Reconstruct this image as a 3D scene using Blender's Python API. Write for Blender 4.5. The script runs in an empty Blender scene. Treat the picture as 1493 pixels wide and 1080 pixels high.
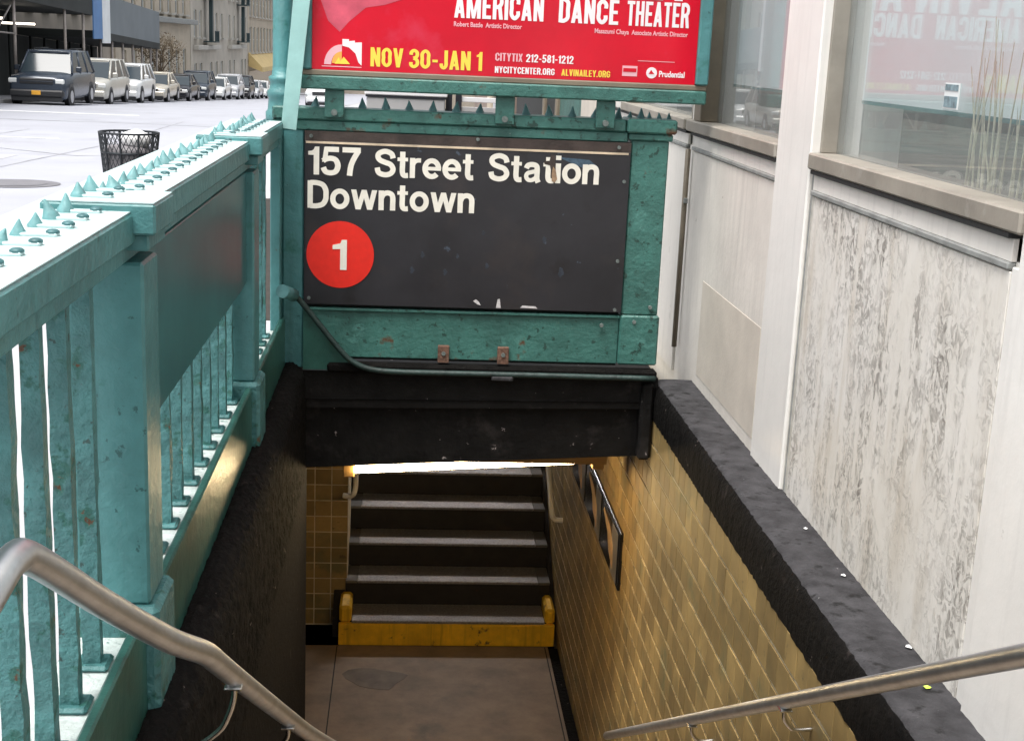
import bpy, bmesh, math, random
from mathutils import Vector, Matrix
R = math.radians
random.seed(7)
S = bpy.context.scene
C = S.collection

# ------------------------------------------------------------------ camera, sky, sun, exposure
YAW, PITCH, ROLL, FPX = 8.28165e-2, 2.361109e-1, 4.410154e-2, 1950.46
fw = Vector((math.sin(YAW)*math.cos(PITCH), math.cos(YAW)*math.cos(PITCH), -math.sin(PITCH)))
rt0 = Vector((math.cos(YAW), -math.sin(YAW), 0)); up0 = rt0.cross(fw)
rt = rt0*math.cos(ROLL) + up0*math.sin(ROLL); up = -rt0*math.sin(ROLL) + up0*math.cos(ROLL)
cd = bpy.data.cameras.new('camera'); cam = bpy.data.objects.new('camera', cd); C.objects.link(cam)
cam.matrix_world = Matrix(((rt.x, up.x, -fw.x, 0), (rt.y, up.y, -fw.y, 0), (rt.z, up.z, -fw.z, 1.62), (0, 0, 0, 1)))
cd.sensor_fit = 'HORIZONTAL'; cd.sensor_width = 36; cd.lens = 36*FPX/1493
cd.clip_start = .05; cd.clip_end = 3000
S.camera = cam

SUN_EL, SUN_AZ = 68, 218          # overcast: wide soft sun from over the street (azimuth measured like the sky's rotation)
w = bpy.data.worlds.new('World'); S.world = w; w.use_nodes = True
nt = w.node_tree; nt.nodes.clear()
sky = nt.nodes.new('ShaderNodeTexSky'); sky.sky_type = 'NISHITA'; sky.sun_disc = False
sky.sun_elevation = R(SUN_EL); sky.sun_rotation = R(SUN_AZ); sky.dust_density = 6; sky.air_density = 1.3; sky.ozone_density = 1.0
hs = nt.nodes.new('ShaderNodeHueSaturation'); hs.inputs['Saturation'].default_value = .30
bg = nt.nodes.new('ShaderNodeBackground'); bg.inputs[1].default_value = .15
wo = nt.nodes.new('ShaderNodeOutputWorld')
nt.links.new(sky.outputs[0], hs.inputs['Color']); nt.links.new(hs.outputs[0], bg.inputs[0]); nt.links.new(bg.outputs[0], wo.inputs[0])
ld = bpy.data.lights.new('sun', 'SUN'); ld.energy = 1.5; ld.angle = R(30); ld.color = (1, .97, .93)
sun = bpy.data.objects.new('sun', ld); C.objects.link(sun)
az = R(SUN_AZ); el = R(SUN_EL)
sdir = Vector((math.sin(az)*math.cos(el), math.cos(az)*math.cos(el), math.sin(el)))
sun.rotation_euler = sdir.to_track_quat('Z', 'Y').to_euler()
S.view_settings.view_transform = 'Standard'; S.view_settings.look = 'None'
S.view_settings.gamma = 1; S.view_settings.use_curve_mapping = False
S.view_settings.exposure = 0.8
S.render.engine = 'CYCLES'
S.cycles.use_denoising = True
S.cycles.max_bounces = 8; S.cycles.diffuse_bounces = 4; S.cycles.glossy_bounces = 4; S.cycles.transparent_max_bounces = 12
S.cycles.caustics_reflective = False; S.cycles.caustics_refractive = False
S.cycles.sample_clamp_indirect = 8

# ------------------------------------------------------------------ helpers
def tag(o, label=None, cat=None, group=None, kind=None):
    if label: o['label'] = label
    if cat: o['category'] = cat
    if group: o['group'] = group
    if kind: o['kind'] = kind
    return o
def empty(name, label, cat, loc=(0, 0, 0), group=None):
    o = bpy.data.objects.new(name, None); C.objects.link(o); o.location = loc
    return tag(o, label, cat, group)
def obj(name, me, m=None, parent=None):
    o = bpy.data.objects.new(name, me); C.objects.link(o)
    if m and not me.materials: me.materials.append(m)
    if parent is not None:
        o.parent = parent
        o.matrix_parent_inverse = parent_inv(parent)
    return o
def parent_inv(p):
    m = Matrix.Identity(4); q = p
    chain = []
    while q is not None:
        chain.append(q); q = q.parent
    for q in reversed(chain):
        m = m @ q.matrix_parent_inverse @ q.matrix_basis
    return m.inverted()
class MB:
    """collects shapes into one mesh"""
    def __init__(s): s.bm = bmesh.new()
    def box(s, x0, x1, y0, y1, z0, z1, bev=0):
        r = bmesh.ops.create_cube(s.bm, size=1)
        vs = r['verts']
        for v in vs:
            v.co = Vector((x0+(v.co.x+.5)*(x1-x0), y0+(v.co.y+.5)*(y1-y0), z0+(v.co.z+.5)*(z1-z0)))
        if bev:
            es = list({e for v in vs for e in v.link_edges})
            bmesh.ops.bevel(s.bm, geom=es, offset=bev, segments=1, affect='EDGES', profile=.5)
        return s
    def quad(s, *ps):
        s.bm.faces.new([s.bm.verts.new(p) for p in ps]); return s
    def tube(s, pts, r, n=10, caps=True, r2=None):
        pts = [Vector(p) for p in pts]; rings = []
        t = (pts[1]-pts[0]).normalized()
        a = Vector((0, 0, 1)) if abs(t.z) < .9 else Vector((1, 0, 0))
        u = t.cross(a).normalized()
        for i, p in enumerate(pts):
            t0 = (pts[i]-pts[i-1]).normalized() if i else (pts[1]-pts[0]).normalized()
            t1 = (pts[i+1]-pts[i]).normalized() if i < len(pts)-1 else t0
            t = (t0+t1).normalized() if (t0+t1).length > 1e-6 else t1
            u = (u-t*u.dot(t)).normalized(); v = t.cross(u)
            rr = r if r2 is None else r+(r2-r)*i/(len(pts)-1)
            rings.append([s.bm.verts.new(p+(u*math.cos(2*math.pi*k/n)+v*math.sin(2*math.pi*k/n))*rr) for k in range(n)])
        for i in range(len(rings)-1):
            for k in range(n):
                f = s.bm.faces.new((rings[i][k], rings[i][(k+1) % n], rings[i+1][(k+1) % n], rings[i+1][k])); f.smooth = n > 5
        if caps:
            s.bm.faces.new(list(reversed(rings[0]))); s.bm.faces.new(rings[-1])
        return s
    def lathe(s, prof, cx, cy, n=20):
        rings = [[s.bm.verts.new((cx+r*math.cos(2*math.pi*k/n), cy+r*math.sin(2*math.pi*k/n), z)) for k in range(n)] for r, z in prof]
        for i in range(len(rings)-1):
            for k in range(n):
                f = s.bm.faces.new((rings[i][k], rings[i][(k+1) % n], rings[i+1][(k+1) % n], rings[i+1][k])); f.smooth = True
        s.bm.faces.new(list(reversed(rings[0]))); s.bm.faces.new(rings[-1])
        return s
    def prism(s, poly, axis, a, b):
        """extrude a 2-D polygon along an axis (poly in the two other coordinates, in xyz order)"""
        def P(p, t):
            return {'X': (t, p[0], p[1]), 'Y': (p[0], t, p[1]), 'Z': (p[0], p[1], t)}[axis]
        A = [s.bm.verts.new(P(p, a)) for p in poly]; B = [s.bm.verts.new(P(p, b)) for p in poly]
        n = len(poly)
        s.bm.faces.new(A); s.bm.faces.new(list(reversed(B)))
        for i in range(n):
            s.bm.faces.new((A[i], B[i], B[(i+1) % n], A[(i+1) % n]))
        return s
    def mesh(s, name):
        bmesh.ops.recalc_face_normals(s.bm, faces=s.bm.faces[:])
        me = bpy.data.meshes.new(name); s.bm.to_mesh(me); s.bm.free(); return me
    def build(s, name, m, parent=None):
        return obj(name, s.mesh(name), m, parent)
def smooth_path(pts, k=5):
    """Catmull-Rom through the points"""
    P = [Vector(p) for p in pts]; out = []
    for i in range(len(P)-1):
        p0 = P[max(i-1, 0)]; p1 = P[i]; p2 = P[i+1]; p3 = P[min(i+2, len(P)-1)]
        for j in range(k):
            t = j/k
            out.append(.5*((2*p1)+(p2-p0)*t+(2*p0-5*p1+4*p2-p3)*t*t+(3*p1-p0-3*p2+p3)*t**3))
    return out+[P[-1]]

# ------------------------------------------------------------------ materials
def mat(name, col, rough=.6, metal=0, var=0, scale=6, bump=0, bscale=60, spots=None, streak=0, spec=.5, emit=None, coord='Object', island=0, objrand=0, detail=6):
    """Principled with noise colour variation, optional spots [(colour, threshold, scale, softness)], vertical streaks, bump"""
    m = bpy.data.materials.new(name); m.use_nodes = True
    n = m.node_tree.nodes; l = m.node_tree.links; b = n['Principled BSDF']
    b.inputs['Roughness'].default_value = rough; b.inputs['Metallic'].default_value = metal
    b.inputs['Specular IOR Level'].default_value = spec
    tc = n.new('ShaderNodeTexCoord'); out = None
    if coord == 'World':
        g = n.new('ShaderNodeNewGeometry'); vec = g.outputs['Position']
    else: vec = tc.outputs['Object']
    def noise(sc, det=detail, st=None):
        t = n.new('ShaderNodeTexNoise'); t.inputs['Scale'].default_value = sc; t.inputs['Detail'].default_value = det; t.inputs['Roughness'].default_value = .62
        v = vec
        if st:
            mp = n.new('ShaderNodeMapping'); mp.inputs['Scale'].default_value = st; l.new(vec, mp.inputs['Vector']); v = mp.outputs[0]
        l.new(v, t.inputs['Vector']); return t.outputs['Fac']
    def mix(fac, a, c, mode='MIX'):
        x = n.new('ShaderNodeMix'); x.data_type = 'RGBA'; x.blend_type = mode
        if isinstance(fac, (int, float)): x.inputs['Factor'].default_value = fac
        else: l.new(fac, x.inputs['Factor'])
        for s_, v in (('A', a), ('B', c)):
            k = [i for i in x.inputs if i.name == s_ and i.type == 'RGBA'][0]
            if isinstance(v, tuple): k.default_value = (*v[:3], 1)
            else: l.new(v, k)
        return [o for o in x.outputs if o.type == 'RGBA'][0]
    def ramp(f, lo, hi):
        r_ = n.new('ShaderNodeMapRange'); r_.inputs['From Min'].default_value = lo; r_.inputs['From Max'].default_value = hi
        l.new(f, r_.inputs['Value']); return r_.outputs[0]
    cur = tuple(col)
    if var:
        d = tuple(max(0, c*(1-var)) for c in col); h = tuple(min(1, c*(1+var)) for c in col)
        cur = mix(ramp(noise(scale), .32, .68), d, h)
    if island or objrand:
        if island: g2 = n.new('ShaderNodeNewGeometry'); rnd = g2.outputs['Random Per Island']
        else: g2 = n.new('ShaderNodeObjectInfo'); rnd = g2.outputs['Random']
        k = island or objrand
        mm = n.new('ShaderNodeMapRange'); mm.inputs['To Min'].default_value = 1-k; mm.inputs['To Max'].default_value = 1+k; l.new(rnd, mm.inputs['Value'])
        hv = n.new('ShaderNodeHueSaturation'); l.new(mm.outputs[0], hv.inputs['Value'])
        if isinstance(cur, tuple): hv.inputs['Color'].default_value = (*cur, 1)
        else: l.new(cur, hv.inputs['Color'])
        cur = hv.outputs[0]
    if streak:
        cur = mix(ramp(noise(1, 5, (26, 26, 1.6)), .52, .72), cur, tuple(c*(1-streak) for c in col))
    for (sc_, th, ss, soft) in (spots or []):
        cur = mix(ramp(noise(ss), th, th+soft), cur, sc_)
    if isinstance(cur, tuple): b.inputs['Base Color'].default_value = (*cur, 1)
    else: l.new(cur, b.inputs['Base Color'])
    if bump:
        bp = n.new('ShaderNodeBump'); bp.inputs['Strength'].default_value = bump; bp.inputs['Distance'].default_value = .01
        l.new(noise(bscale, 4), bp.inputs['Height']); l.new(bp.outputs[0], b.inputs['Normal'])
    if emit:
        b.inputs['Emission Color'].default_value = (*emit[0], 1); b.inputs['Emission Strength'].default_value = emit[1]
    return m
def stain_mat(name):
    m = bpy.data.materials.new(name); m.use_nodes = True
    n = m.node_tree.nodes; l = m.node_tree.links; b = n['Principled BSDF']; b.inputs['Roughness'].default_value = .7
    g = n.new('ShaderNodeNewGeometry')
    def noise(st, det=8, lo=.4, hi=.6, dist=0):
        mp = n.new('ShaderNodeMapping'); mp.inputs['Scale'].default_value = st; l.new(g.outputs['Position'], mp.inputs[0])
        t = n.new('ShaderNodeTexNoise'); t.inputs['Scale'].default_value = 1; t.inputs['Detail'].default_value = det; t.inputs['Roughness'].default_value = .68; t.inputs['Distortion'].default_value = dist; l.new(mp.outputs[0], t.inputs[0])
        r_ = n.new('ShaderNodeMapRange'); r_.inputs['From Min'].default_value = lo; r_.inputs['From Max'].default_value = hi; l.new(t.outputs['Fac'], r_.inputs[0]); return r_.outputs[0]
    def mth(op, a, c):
        x = n.new('ShaderNodeMath'); x.operation = op
        for k, v in ((0, a), (1, c)):
            if isinstance(v, (int, float)): x.inputs[k].default_value = v
            else: l.new(v, x.inputs[k])
        return x.outputs[0]
    big = noise((2.6, 2.6, 1.9), 7, .40, .58, .9); st = noise((60, 60, 9), 9, .50, .60, .4); fine = noise((26, 26, 21), 12, .485, .56, 1.6); wide = noise((5, 5, 4), 10, .38, .62, .6)
    scrape = noise((9, 9, 1.5), 2, .56, .60)
    f = mth('MULTIPLY', mth('ADD', mth('MULTIPLY', big, .75), mth('MULTIPLY', wide, .35)), mth('ADD', mth('MULTIPLY', st, .30), mth('MULTIPLY', fine, .62)))
    f = mth('MULTIPLY', f, mth('SUBTRACT', 1, mth('MULTIPLY', scrape, .85)))
    def mix(fac, a, c):
        x = n.new('ShaderNodeMix'); x.data_type = 'RGBA'; l.new(fac, x.inputs['Factor'])
        for s_, v in (('A', a), ('B', c)):
            k = [i for i in x.inputs if i.name == s_ and i.type == 'RGBA'][0]
            if isinstance(v, tuple): k.default_value = (*v, 1)
            else: l.new(v, k)
        return [o for o in x.outputs if o.type == 'RGBA'][0]
    c = mix(noise((2, 2, 1.2), 4, .4, .7), (.79, .765, .715), (.68, .645, .575))
    f2 = mth('MULTIPLY', f, 1.15)
    c = mix(noise((6, 6, .9), 5, .52, .70), c, (.60, .55, .47))
    c = mix(f2, c, (.235, .215, .19))
    l.new(c, b.inputs['Base Color'])
    bp = n.new('ShaderNodeBump'); bp.inputs['Strength'].default_value = .5; bp.inputs['Distance'].default_value = .006; l.new(f, bp.inputs['Height']); l.new(bp.outputs[0], b.inputs['Normal'])
    return m
def glass_mat(name, tint=(.95, .97, .97), ior=1.5, rough=.0):
    m = bpy.data.materials.new(name); m.use_nodes = True
    n = m.node_tree.nodes; l = m.node_tree.links; n.remove(n['Principled BSDF'])
    tr = n.new('ShaderNodeBsdfTransparent'); tr.inputs[0].default_value = (*tint, 1)
    gl = n.new('ShaderNodeBsdfGlossy'); gl.inputs['Roughness'].default_value = rough
    lw_ = n.new('ShaderNodeLayerWeight'); lw_.inputs[0].default_value = .5
    pw = n.new('ShaderNodeMath'); pw.operation = 'POWER'; pw.inputs[1].default_value = 5; l.new(lw_.outputs['Facing'], pw.inputs[0])
    fr = n.new('ShaderNodeMath'); fr.operation = 'MULTIPLY_ADD'; fr.inputs[1].default_value = .92; fr.inputs[2].default_value = .04; l.new(pw.outputs[0], fr.inputs[0])
    mx = n.new('ShaderNodeMixShader'); l.new(fr.outputs[0], mx.inputs[0]); l.new(tr.outputs[0], mx.inputs[1]); l.new(gl.outputs[0], mx.inputs[2])
    df = n.new('ShaderNodeBsdfDiffuse'); df.inputs[0].default_value = (.72, .76, .76, 1); m2 = n.new('ShaderNodeMixShader'); m2.inputs[0].default_value = .10
    l.new(mx.outputs[0], m2.inputs[1]); l.new(df.outputs[0], m2.inputs[2]); l.new(m2.outputs[0], n['Material Output'].inputs[0]); return m

RUST = (.10, .045, .02)
M = {}
M['teal'] = mat('teal_paint', (.070, .215, .22), .42, var=.2, scale=5, bump=.5, bscale=24, coord='World', streak=.22, spots=[((.035, .15, .13), .60, 9, .10), (RUST, .74, 16, .03), ((.03, .10, .10), .655, 32, .03)])
M['teal_chip'] = mat('teal_paint_chipped', (.064, .195, .197), .48, var=.3, scale=9, bump=1.2, bscale=30, coord='World', spots=[((.03, .13, .11), .56, 22, .05), (RUST, .665, 22, .03), ((.03, .07, .065), .63, 34, .04)])
M['teal_dark'] = mat('green_paint_old', (.045, .148, .126), .42, var=.3, scale=6, bump=.5, bscale=40, coord='World', spots=[((.085, .24, .21), .60, 8, .1), ((.02, .06, .048), .585, 26, .05), (RUST, .635, 6, .06), ((.30, .36, .33), .70, 30, .02)])
M['teal_sheet'] = mat('teal_sheet_paint', (.038, .145, .15), .36, var=.2, scale=3, bump=.05, bscale=8, coord='World')
M['teal_pale'] = mat('pale_green_paint', (.30, .52, .50), .45, var=.12, scale=5, bump=.2, bscale=30, coord='World')
M['ledge'] = mat('skylit_dusty_ledge', (.55, .62, .60), .8, var=.25, scale=20, bump=.5, coord='World', spots=[((.10, .2, .18), .62, 25, .05)])  # dusty base rail, paled further to carry sky light on its top
M['spike'] = mat('weathered_spike_paint', (.12, .27, .28), .5, var=.25, scale=30, bump=.3, coord='World')
M['railtop'] = mat('skylit_worn_rail_top', (.44, .57, .575), .6, var=.14, scale=6, bump=.3, bscale=30, coord='World', spots=[((.14, .32, .31), .66, 14, .06)])  # sky light on the rail tops put into the pale colour, with worn spots
M['plategreen'] = mat('dark_green_plate', (.028, .105, .085), .35, var=.3, scale=4, bump=.3, bscale=20, coord='World', spots=[((.015, .04, .03), .6, 7, .1)])
M['black'] = mat('black_rough_concrete', (.0055, .005, .0046), .85, spec=.12, var=.5, scale=14, bump=1.0, bscale=45, coord='World', spots=[((.035, .029, .026), .62, 10, .1), ((.22, .18, .16), .695, 26, .015)])
M['blackbeam'] = mat('black_painted_beam', (.007, .0066, .0062), .6, spec=.2, var=.5, scale=10, bump=.5, bscale=35, coord='World', spots=[((.025, .022, .021), .58, 6, .12), ((.30, .26, .25), .685, 24, .012)])
M['coping'] = mat('dark_slate_coping', (.045, .044, .047), .8, spec=.2, var=.4, scale=13, bump=.5, bscale=60, coord='World', spots=[((.015, .015, .015), .57, 18, .10), ((.25, .25, .25), .70, 60, .02)])
M['signblack'] = mat('sign_black_enamel', (.020, .0195, .023), .34, var=.25, scale=4, bump=.03, coord='World', spots=[((.038, .030, .028), .53, 2.2, .2), ((.012, .011, .012), .60, 5, .1), ((.06, .08, .11), .67, 9, .03)])
M['signrust'] = mat('brown_rusty_strip', (.045, .032, .027), .55, var=.4, scale=12, bump=.3, coord='World')
M['white_letter'] = mat('cream_white_letter', (.80, .77, .68), .5, var=.08, scale=16, coord='World')
M['cream'] = mat('cream_stripe', (.62, .50, .36), .5, var=.3, scale=6, coord='World')
M['red'] = mat('red_disc', (.72, .022, .012), .4, var=.06, scale=30, coord='World')
M['rust'] = mat('rusty_steel', (.14, .075, .05), .8, var=.4, scale=30, bump=.5, coord='World')
M['bolt'] = mat('dull_bolt', (.16, .19, .18), .5, metal=.3, var=.3, scale=60, coord='World')
M['boltdark'] = mat('dark_bolt_head', (.04, .12, .13), .45, var=.3, scale=60, coord='World')
M['scuff'] = mat('pale_scuff', (.55, .53, .53), .7, var=.2, scale=60)
M['blue_smear'] = mat('blue_paint_smear', (.05, .09, .13), .5, var=.4, scale=40, coord='World')
M['fleck'] = mat('dull_blue_fleck', (.026, .033, .046), .5, var=.3, scale=60, coord='World')
M['tan_tear'] = mat('brown_torn_patch', (.30, .20, .12), .7, var=.4, scale=40, coord='World')
M['posterred'] = mat('poster_red', (.62, .004, .022), .18, var=.12, scale=2, coord='World', spots=[((.62, .05, .10), .56, 2.2, .2)])
M['pink'] = mat('poster_pink', (.62, .10, .15), .18, var=.25, scale=6, coord='World')
M['pwhite'] = mat('poster_white', (.85, .80, .82), .3)
M['pfade'] = mat('poster_pale_pink', (.80, .45, .50), .3)
M['pyellow'] = mat('poster_yellow', (.88, .66, .08), .3)
M['porange'] = mat('poster_orange', (.85, .40, .08), .3)
M['wall'] = mat('white_painted_wall', (.80, .77, .715), .6, var=.06, scale=2, bump=.15, bscale=30, coord='World', streak=.12, spots=[((.50, .48, .43), .66, 4, .12), ((.25, .24, .22), .725, 14, .03)])
M['panel_stain'] = stain_mat('stained_white_panel')
M['panel_clean'] = mat('off_white_panel', (.74, .70, .64), .6, var=.09, scale=3, bump=.15, bscale=30, coord='World', streak=.14, spots=[((.40, .37, .33), .70, 12, .05)])
M['beige_patch'] = mat('beige_repaint', (.63, .575, .50), .65, var=.10, scale=4, bump=.1, coord='World')
M['pilaster'] = mat('white_pilaster_paint', (.82, .80, .76), .55, var=.05, scale=3, bump=.12, bscale=25, coord='World', streak=.08, spots=[((.45, .43, .39), .71, 9, .05)])
M['trim'] = mat('tan_sill_metal', (.29, .265, .225), .55, var=.18, scale=4, bump=.1, coord='World', spots=[((.42, .40, .36), .60, 5, .15)])
M['trim_dark'] = mat('brown_window_frame', (.20, .165, .12), .5, var=.2, scale=5, coord='World')
M['gap'] = mat('dark_joint_and_shadow', (.02, .022, .022), .8)
M['mould'] = mat('grey_moulding', (.26, .27, .26), .6, var=.25, scale=14, coord='World', bump=.2)
M['mould_light'] = mat('pale_moulding', (.52, .50, .45), .6, var=.2, scale=14, coord='World', bump=.2)
M['glass'] = glass_mat('window_glass')
M['blind'] = mat('pale_blue_blind', (.82, .87, .89), .7, var=.03, scale=2, coord='World')
M['blindhem'] = mat('teal_blind_hem', (.04, .16, .16), .6)
M['room'] = mat('dim_room_wall', (.20, .22, .19), .8, var=.4, scale=2.5, coord='World')
M['roomfloor'] = mat('dim_display_ledge', (.22, .21, .17), .7, var=.3, scale=5, coord='World')
M['stalk'] = mat('dried_stalk', (.50, .47, .36), .8, var=.3, scale=20, coord='World')
M['tile'] = mat('ochre_tile', (.275, .19, .072), .62, var=.30, scale=3, coord='World', objrand=.26, bump=.06, bscale=40, spots=[((.17, .145, .065), .56, 4, .14), ((.09, .07, .035), .64, 11, .08)])
M['tile_j'] = mat('ochre_tile_far', (.275, .19, .072), .62, var=.30, scale=3, coord='World', island=.26, bump=.06, bscale=40, spots=[((.17, .145, .065), .56, 4, .14), ((.09, .07, .035), .64, 11, .08)])
M['grout'] = mat('pale_grout', (.62, .54, .38), .9, var=.3, scale=8, coord='World')
M['floor'] = mat('worn_concrete_floor', (.225, .168, .118), .6, var=.25, scale=5, bump=.15, bscale=80, coord='World', spots=[((.13, .105, .08), .62, 2.2, .12), ((.6, .55, .5), .76, 60, .01), ((.05, .04, .03), .735, 30, .02)])
M['tread'] = mat('worn_steel_tread', (.28, .265, .262), .42, metal=.35, var=.4, scale=60, bump=.5, bscale=220, coord='World')
M['riser'] = mat('dark_riser', (.018, .014, .011), .6, var=.4, scale=9, coord='World')
M['yellow'] = mat('worn_yellow_paint', (.86, .50, .018), .5, var=.18, scale=7, bump=.2, coord='World', spots=[((.12, .07, .02), .645, 9, .06)], streak=.35)
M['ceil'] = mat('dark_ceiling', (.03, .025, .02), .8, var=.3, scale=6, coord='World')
M['steel'] = mat('brushed_steel', (.56, .575, .59), .42, metal=1, var=.12, scale=20, bump=.04, bscale=90, coord='World')
M['chrome'] = mat('bright_bracket', (.70, .70, .68), .2, metal=1)
M['white_rail'] = mat('white_handrail', (.85, .82, .77), .4, metal=0)
M['lamp'] = mat('fluorescent_tube', (1, .95, .8), .4, emit=((1, .74, .40), 38))
M['lampbody'] = mat('lamp_housing', (.35, .22, .08), .5)
M['adblack'] = mat('ad_black', (.012, .012, .012), .25, var=.3, scale=8, coord='World')
M['adgrey'] = mat('ad_grey', (.14, .135, .13), .3, var=.3, scale=7, coord='World')
M['adtan'] = mat('ad_tan_figure', (.45, .30, .16), .4, var=.3, scale=10, coord='World')
M['asphalt'] = mat('bleached_asphalt', (.36, .37, .41), .75, var=.07, scale=.35, bump=.2, bscale=40, coord='World', spots=[((.31, .315, .35), .56, .45, .14), ((.29, .295, .32), .68, 2.5, .05)])
M['asphalt_patch'] = mat('dark_patch', (.17, .17, .185), .8, var=.15, scale=3, coord='World', bump=.2)
M['tarseam'] = mat('worn_tar_seam', (.27, .275, .30), .8, var=.35, scale=1.5, coord='World')
M['walk'] = mat('sidewalk_concrete', (.42, .42, .44), .8, var=.10, scale=1.2, bump=.2, bscale=60, coord='World', spots=[((.30, .29, .28), .67, 3, .06)])
M['kerb'] = mat('kerb_stone', (.36, .355, .345), .8, var=.15, scale=2, coord='World')
M['mark'] = mat('road_marking', (.72, .73, .74), .7, var=.1, scale=2, coord='World', spots=[((.38, .38, .39), .60, 5, .1)])
M['tyre'] = mat('tyre_rubber', (.012, .012, .013), .8)
M['rim'] = mat('wheel_rim', (.45, .46, .48), .35, metal=.7)
M['carglass'] = mat('car_glass', (.03, .045, .055), .12, spec=.45)
M['plate'] = mat('orange_licence_plate', (.75, .38, .04), .5)
M['lens'] = mat('headlight_lens', (.70, .72, .70), .15, spec=.8)
M['darkplastic'] = mat('dark_trim_plastic', (.02, .021, .023), .5)
M['steelpost'] = mat('shed_pipe_steel', (.34, .30, .27), .55, var=.3, scale=3, coord='World')
M['sheddark'] = mat('shed_black_paint', (.012, .016, .015), .7, var=.4, scale=1, coord='World')
M['shedparapet'] = mat('shed_parapet_blue_grey', (.16, .185, .20), .6, var=.1, scale=.6, coord='World')
M['blueboard'] = mat('blue_board', (.10, .22, .44), .6, var=.1, scale=1, coord='World')
M['whiteboard'] = mat('white_banner', (.75, .78, .78), .6, var=.08, scale=1, coord='World')
M['stone_a'] = mat('tan_brick_facade', (.42, .365, .30), .8, var=.15, scale=.5, bump=.2, coord='World')
M['stone_b'] = mat('grey_tan_stone_facade', (.46, .42, .355), .8, var=.15, scale=.4, bump=.2, coord='World')
M['stone_c'] = mat('pale_brick_facade', (.47, .405, .315), .8, var=.12, scale=.6, coord='World')
M['stone_d'] = mat('storefront_brick', (.22, .17, .14), .8, var=.15, scale=.6, coord='World')
M['trimstone'] = mat('pale_trim_stone', (.45, .43, .385), .8, var=.12, scale=1, coord='World')
M['winframe'] = mat('white_window_frame', (.62, .64, .62), .6)
M['pane'] = mat('dark_window_pane', (.05, .065, .07), .06, spec=1.0)
M['iron'] = mat('fire_escape_iron', (.025, .05, .055), .6)
M['yellowawn'] = mat('yellow_awning_cloth', (.62, .46, .20), .7, var=.1, scale=1, coord='World')
M['bark'] = mat('bare_tree_bark', (.13, .095, .065), .9, var=.3, scale=4)
M['twig'] = mat('brown_twigs', (.20, .155, .10), .9, var=.3, scale=3)
M['basketwire'] = mat('basket_wire', (.03, .035, .04), .5, metal=.5)
M['bag'] = mat('grey_plastic_liner', (.20, .19, .20), .4, var=.35, scale=9, bump=.6, bscale=14, coord='World')
M['paper'] = mat('white_paper_bag', (.80, .80, .80), .6, bump=.4, bscale=18)
M['cabinet'] = mat('grey_cabinet_metal', (.40, .395, .40), .45, var=.06, scale=2, coord='World')
M['cabtop'] = mat('white_cabinet_lid', (.78, .77, .79), .4)
M['darkmetal'] = mat('black_metal', (.014, .015, .024), .45)
M['stickerblue'] = mat('sticker_print', (.18, .26, .29), .6, var=.5, scale=60, coord='World')
M['lime'] = mat('lime_wrapper', (.55, .75, .08), .5)
def carpaint(name, c): return mat(name, c, .22, metal=.15, var=.04, scale=3, spec=.7)

# ------------------------------------------------------------------ ground
KN = [(-60, .0), (1.6, 0), (14, -.30), (50, -.96), (120, -3.45), (300, -9.5), (900, -22)]
def gz(y):
    for (a, za), (b, zb) in zip(KN, KN[1:]):
        if y <= b: return za+(zb-za)*(y-a)/(b-a)
    return KN[-1][1]
def strip(mb, x0, x1, ys, dz):
    for a, b in zip(ys, ys[1:]):
        mb.quad((x0, a, gz(a)+dz), (x1, a, gz(a)+dz), (x1, b, gz(b)+dz), (x0, b, gz(b)+dz))
YS = [-60, -3, 1.6, 6, 14, 22, 32, 50, 62, 75, 88, 100, 120, 160, 210, 300]
KX = -3.7                                    # kerb line beside the entrance
o = MB(); strip(o, -14.6, KX, YS, -.13)
tag(o.build('road', M['asphalt']), kind='structure')
o = MB(); strip(o, -600, -14.6, [-60, 300], -.18)
for x0, x1, ya, yb in ((-600, 600, 300, 900), (KX, 600, -60, -4)): strip(o, x0, x1, [ya, yb], -.2)
tag(o.build('ground', M['walk']), kind='structure')
o = MB()
strip(o, KX+.16, -.78, YS, 0); strip(o, -.78, 1.36, [-4, -3, 1.3], 0); strip(o, -.78, 1.36, [6.42]+YS[4:], 0)
sw = o.build('sidewalk', M['walk']); tag(sw, kind='structure')
# joints between the flags, as shallow raised-edge slabs would show: thin dark lines left to real gaps near the entrance
o = MB()
for a, b in zip(YS, YS[1:]):
    o.bm.verts.ensure_lookup_table()
    for (xa, xb, s_) in ((KX, KX+.15, 0),):
        p = [(xa, a, gz(a)-.2), (xb, a, gz(a)-.2), (xb, a, gz(a)+.004), (xa, a, gz(a)-.004)]
        q = [(xa, b, gz(b)-.2), (xb, b, gz(b)-.2), (xb, b, gz(b)+.004), (xa, b, gz(b)-.004)]
        o.quad(p[3], p[2], q[2], q[3]); o.quad(p[0], p[3], q[3], q[0])
tag(o.build('kerb', M['kerb']), kind='structure')
o = MB(); strip(o, -18.6, -14.75, YS, 0)
tag(o.build('far_sidewalk', M['walk']), kind='structure')
o = MB()
for a, b in zip(YS, YS[1:]):
    o.quad((-14.75, a, gz(a)+.003), (-14.6, a, gz(a)+.003), (-14.6, b, gz(b)+.003), (-14.75, b, gz(b)+.003))
    o.quad((-14.6, a, gz(a)-.15), (-14.6, b, gz(b)-.15), (-14.6, b, gz(b)+.003), (-14.6, a, gz(a)+.003))
tag(o.build('far_kerb', M['kerb']), kind='structure')
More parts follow.
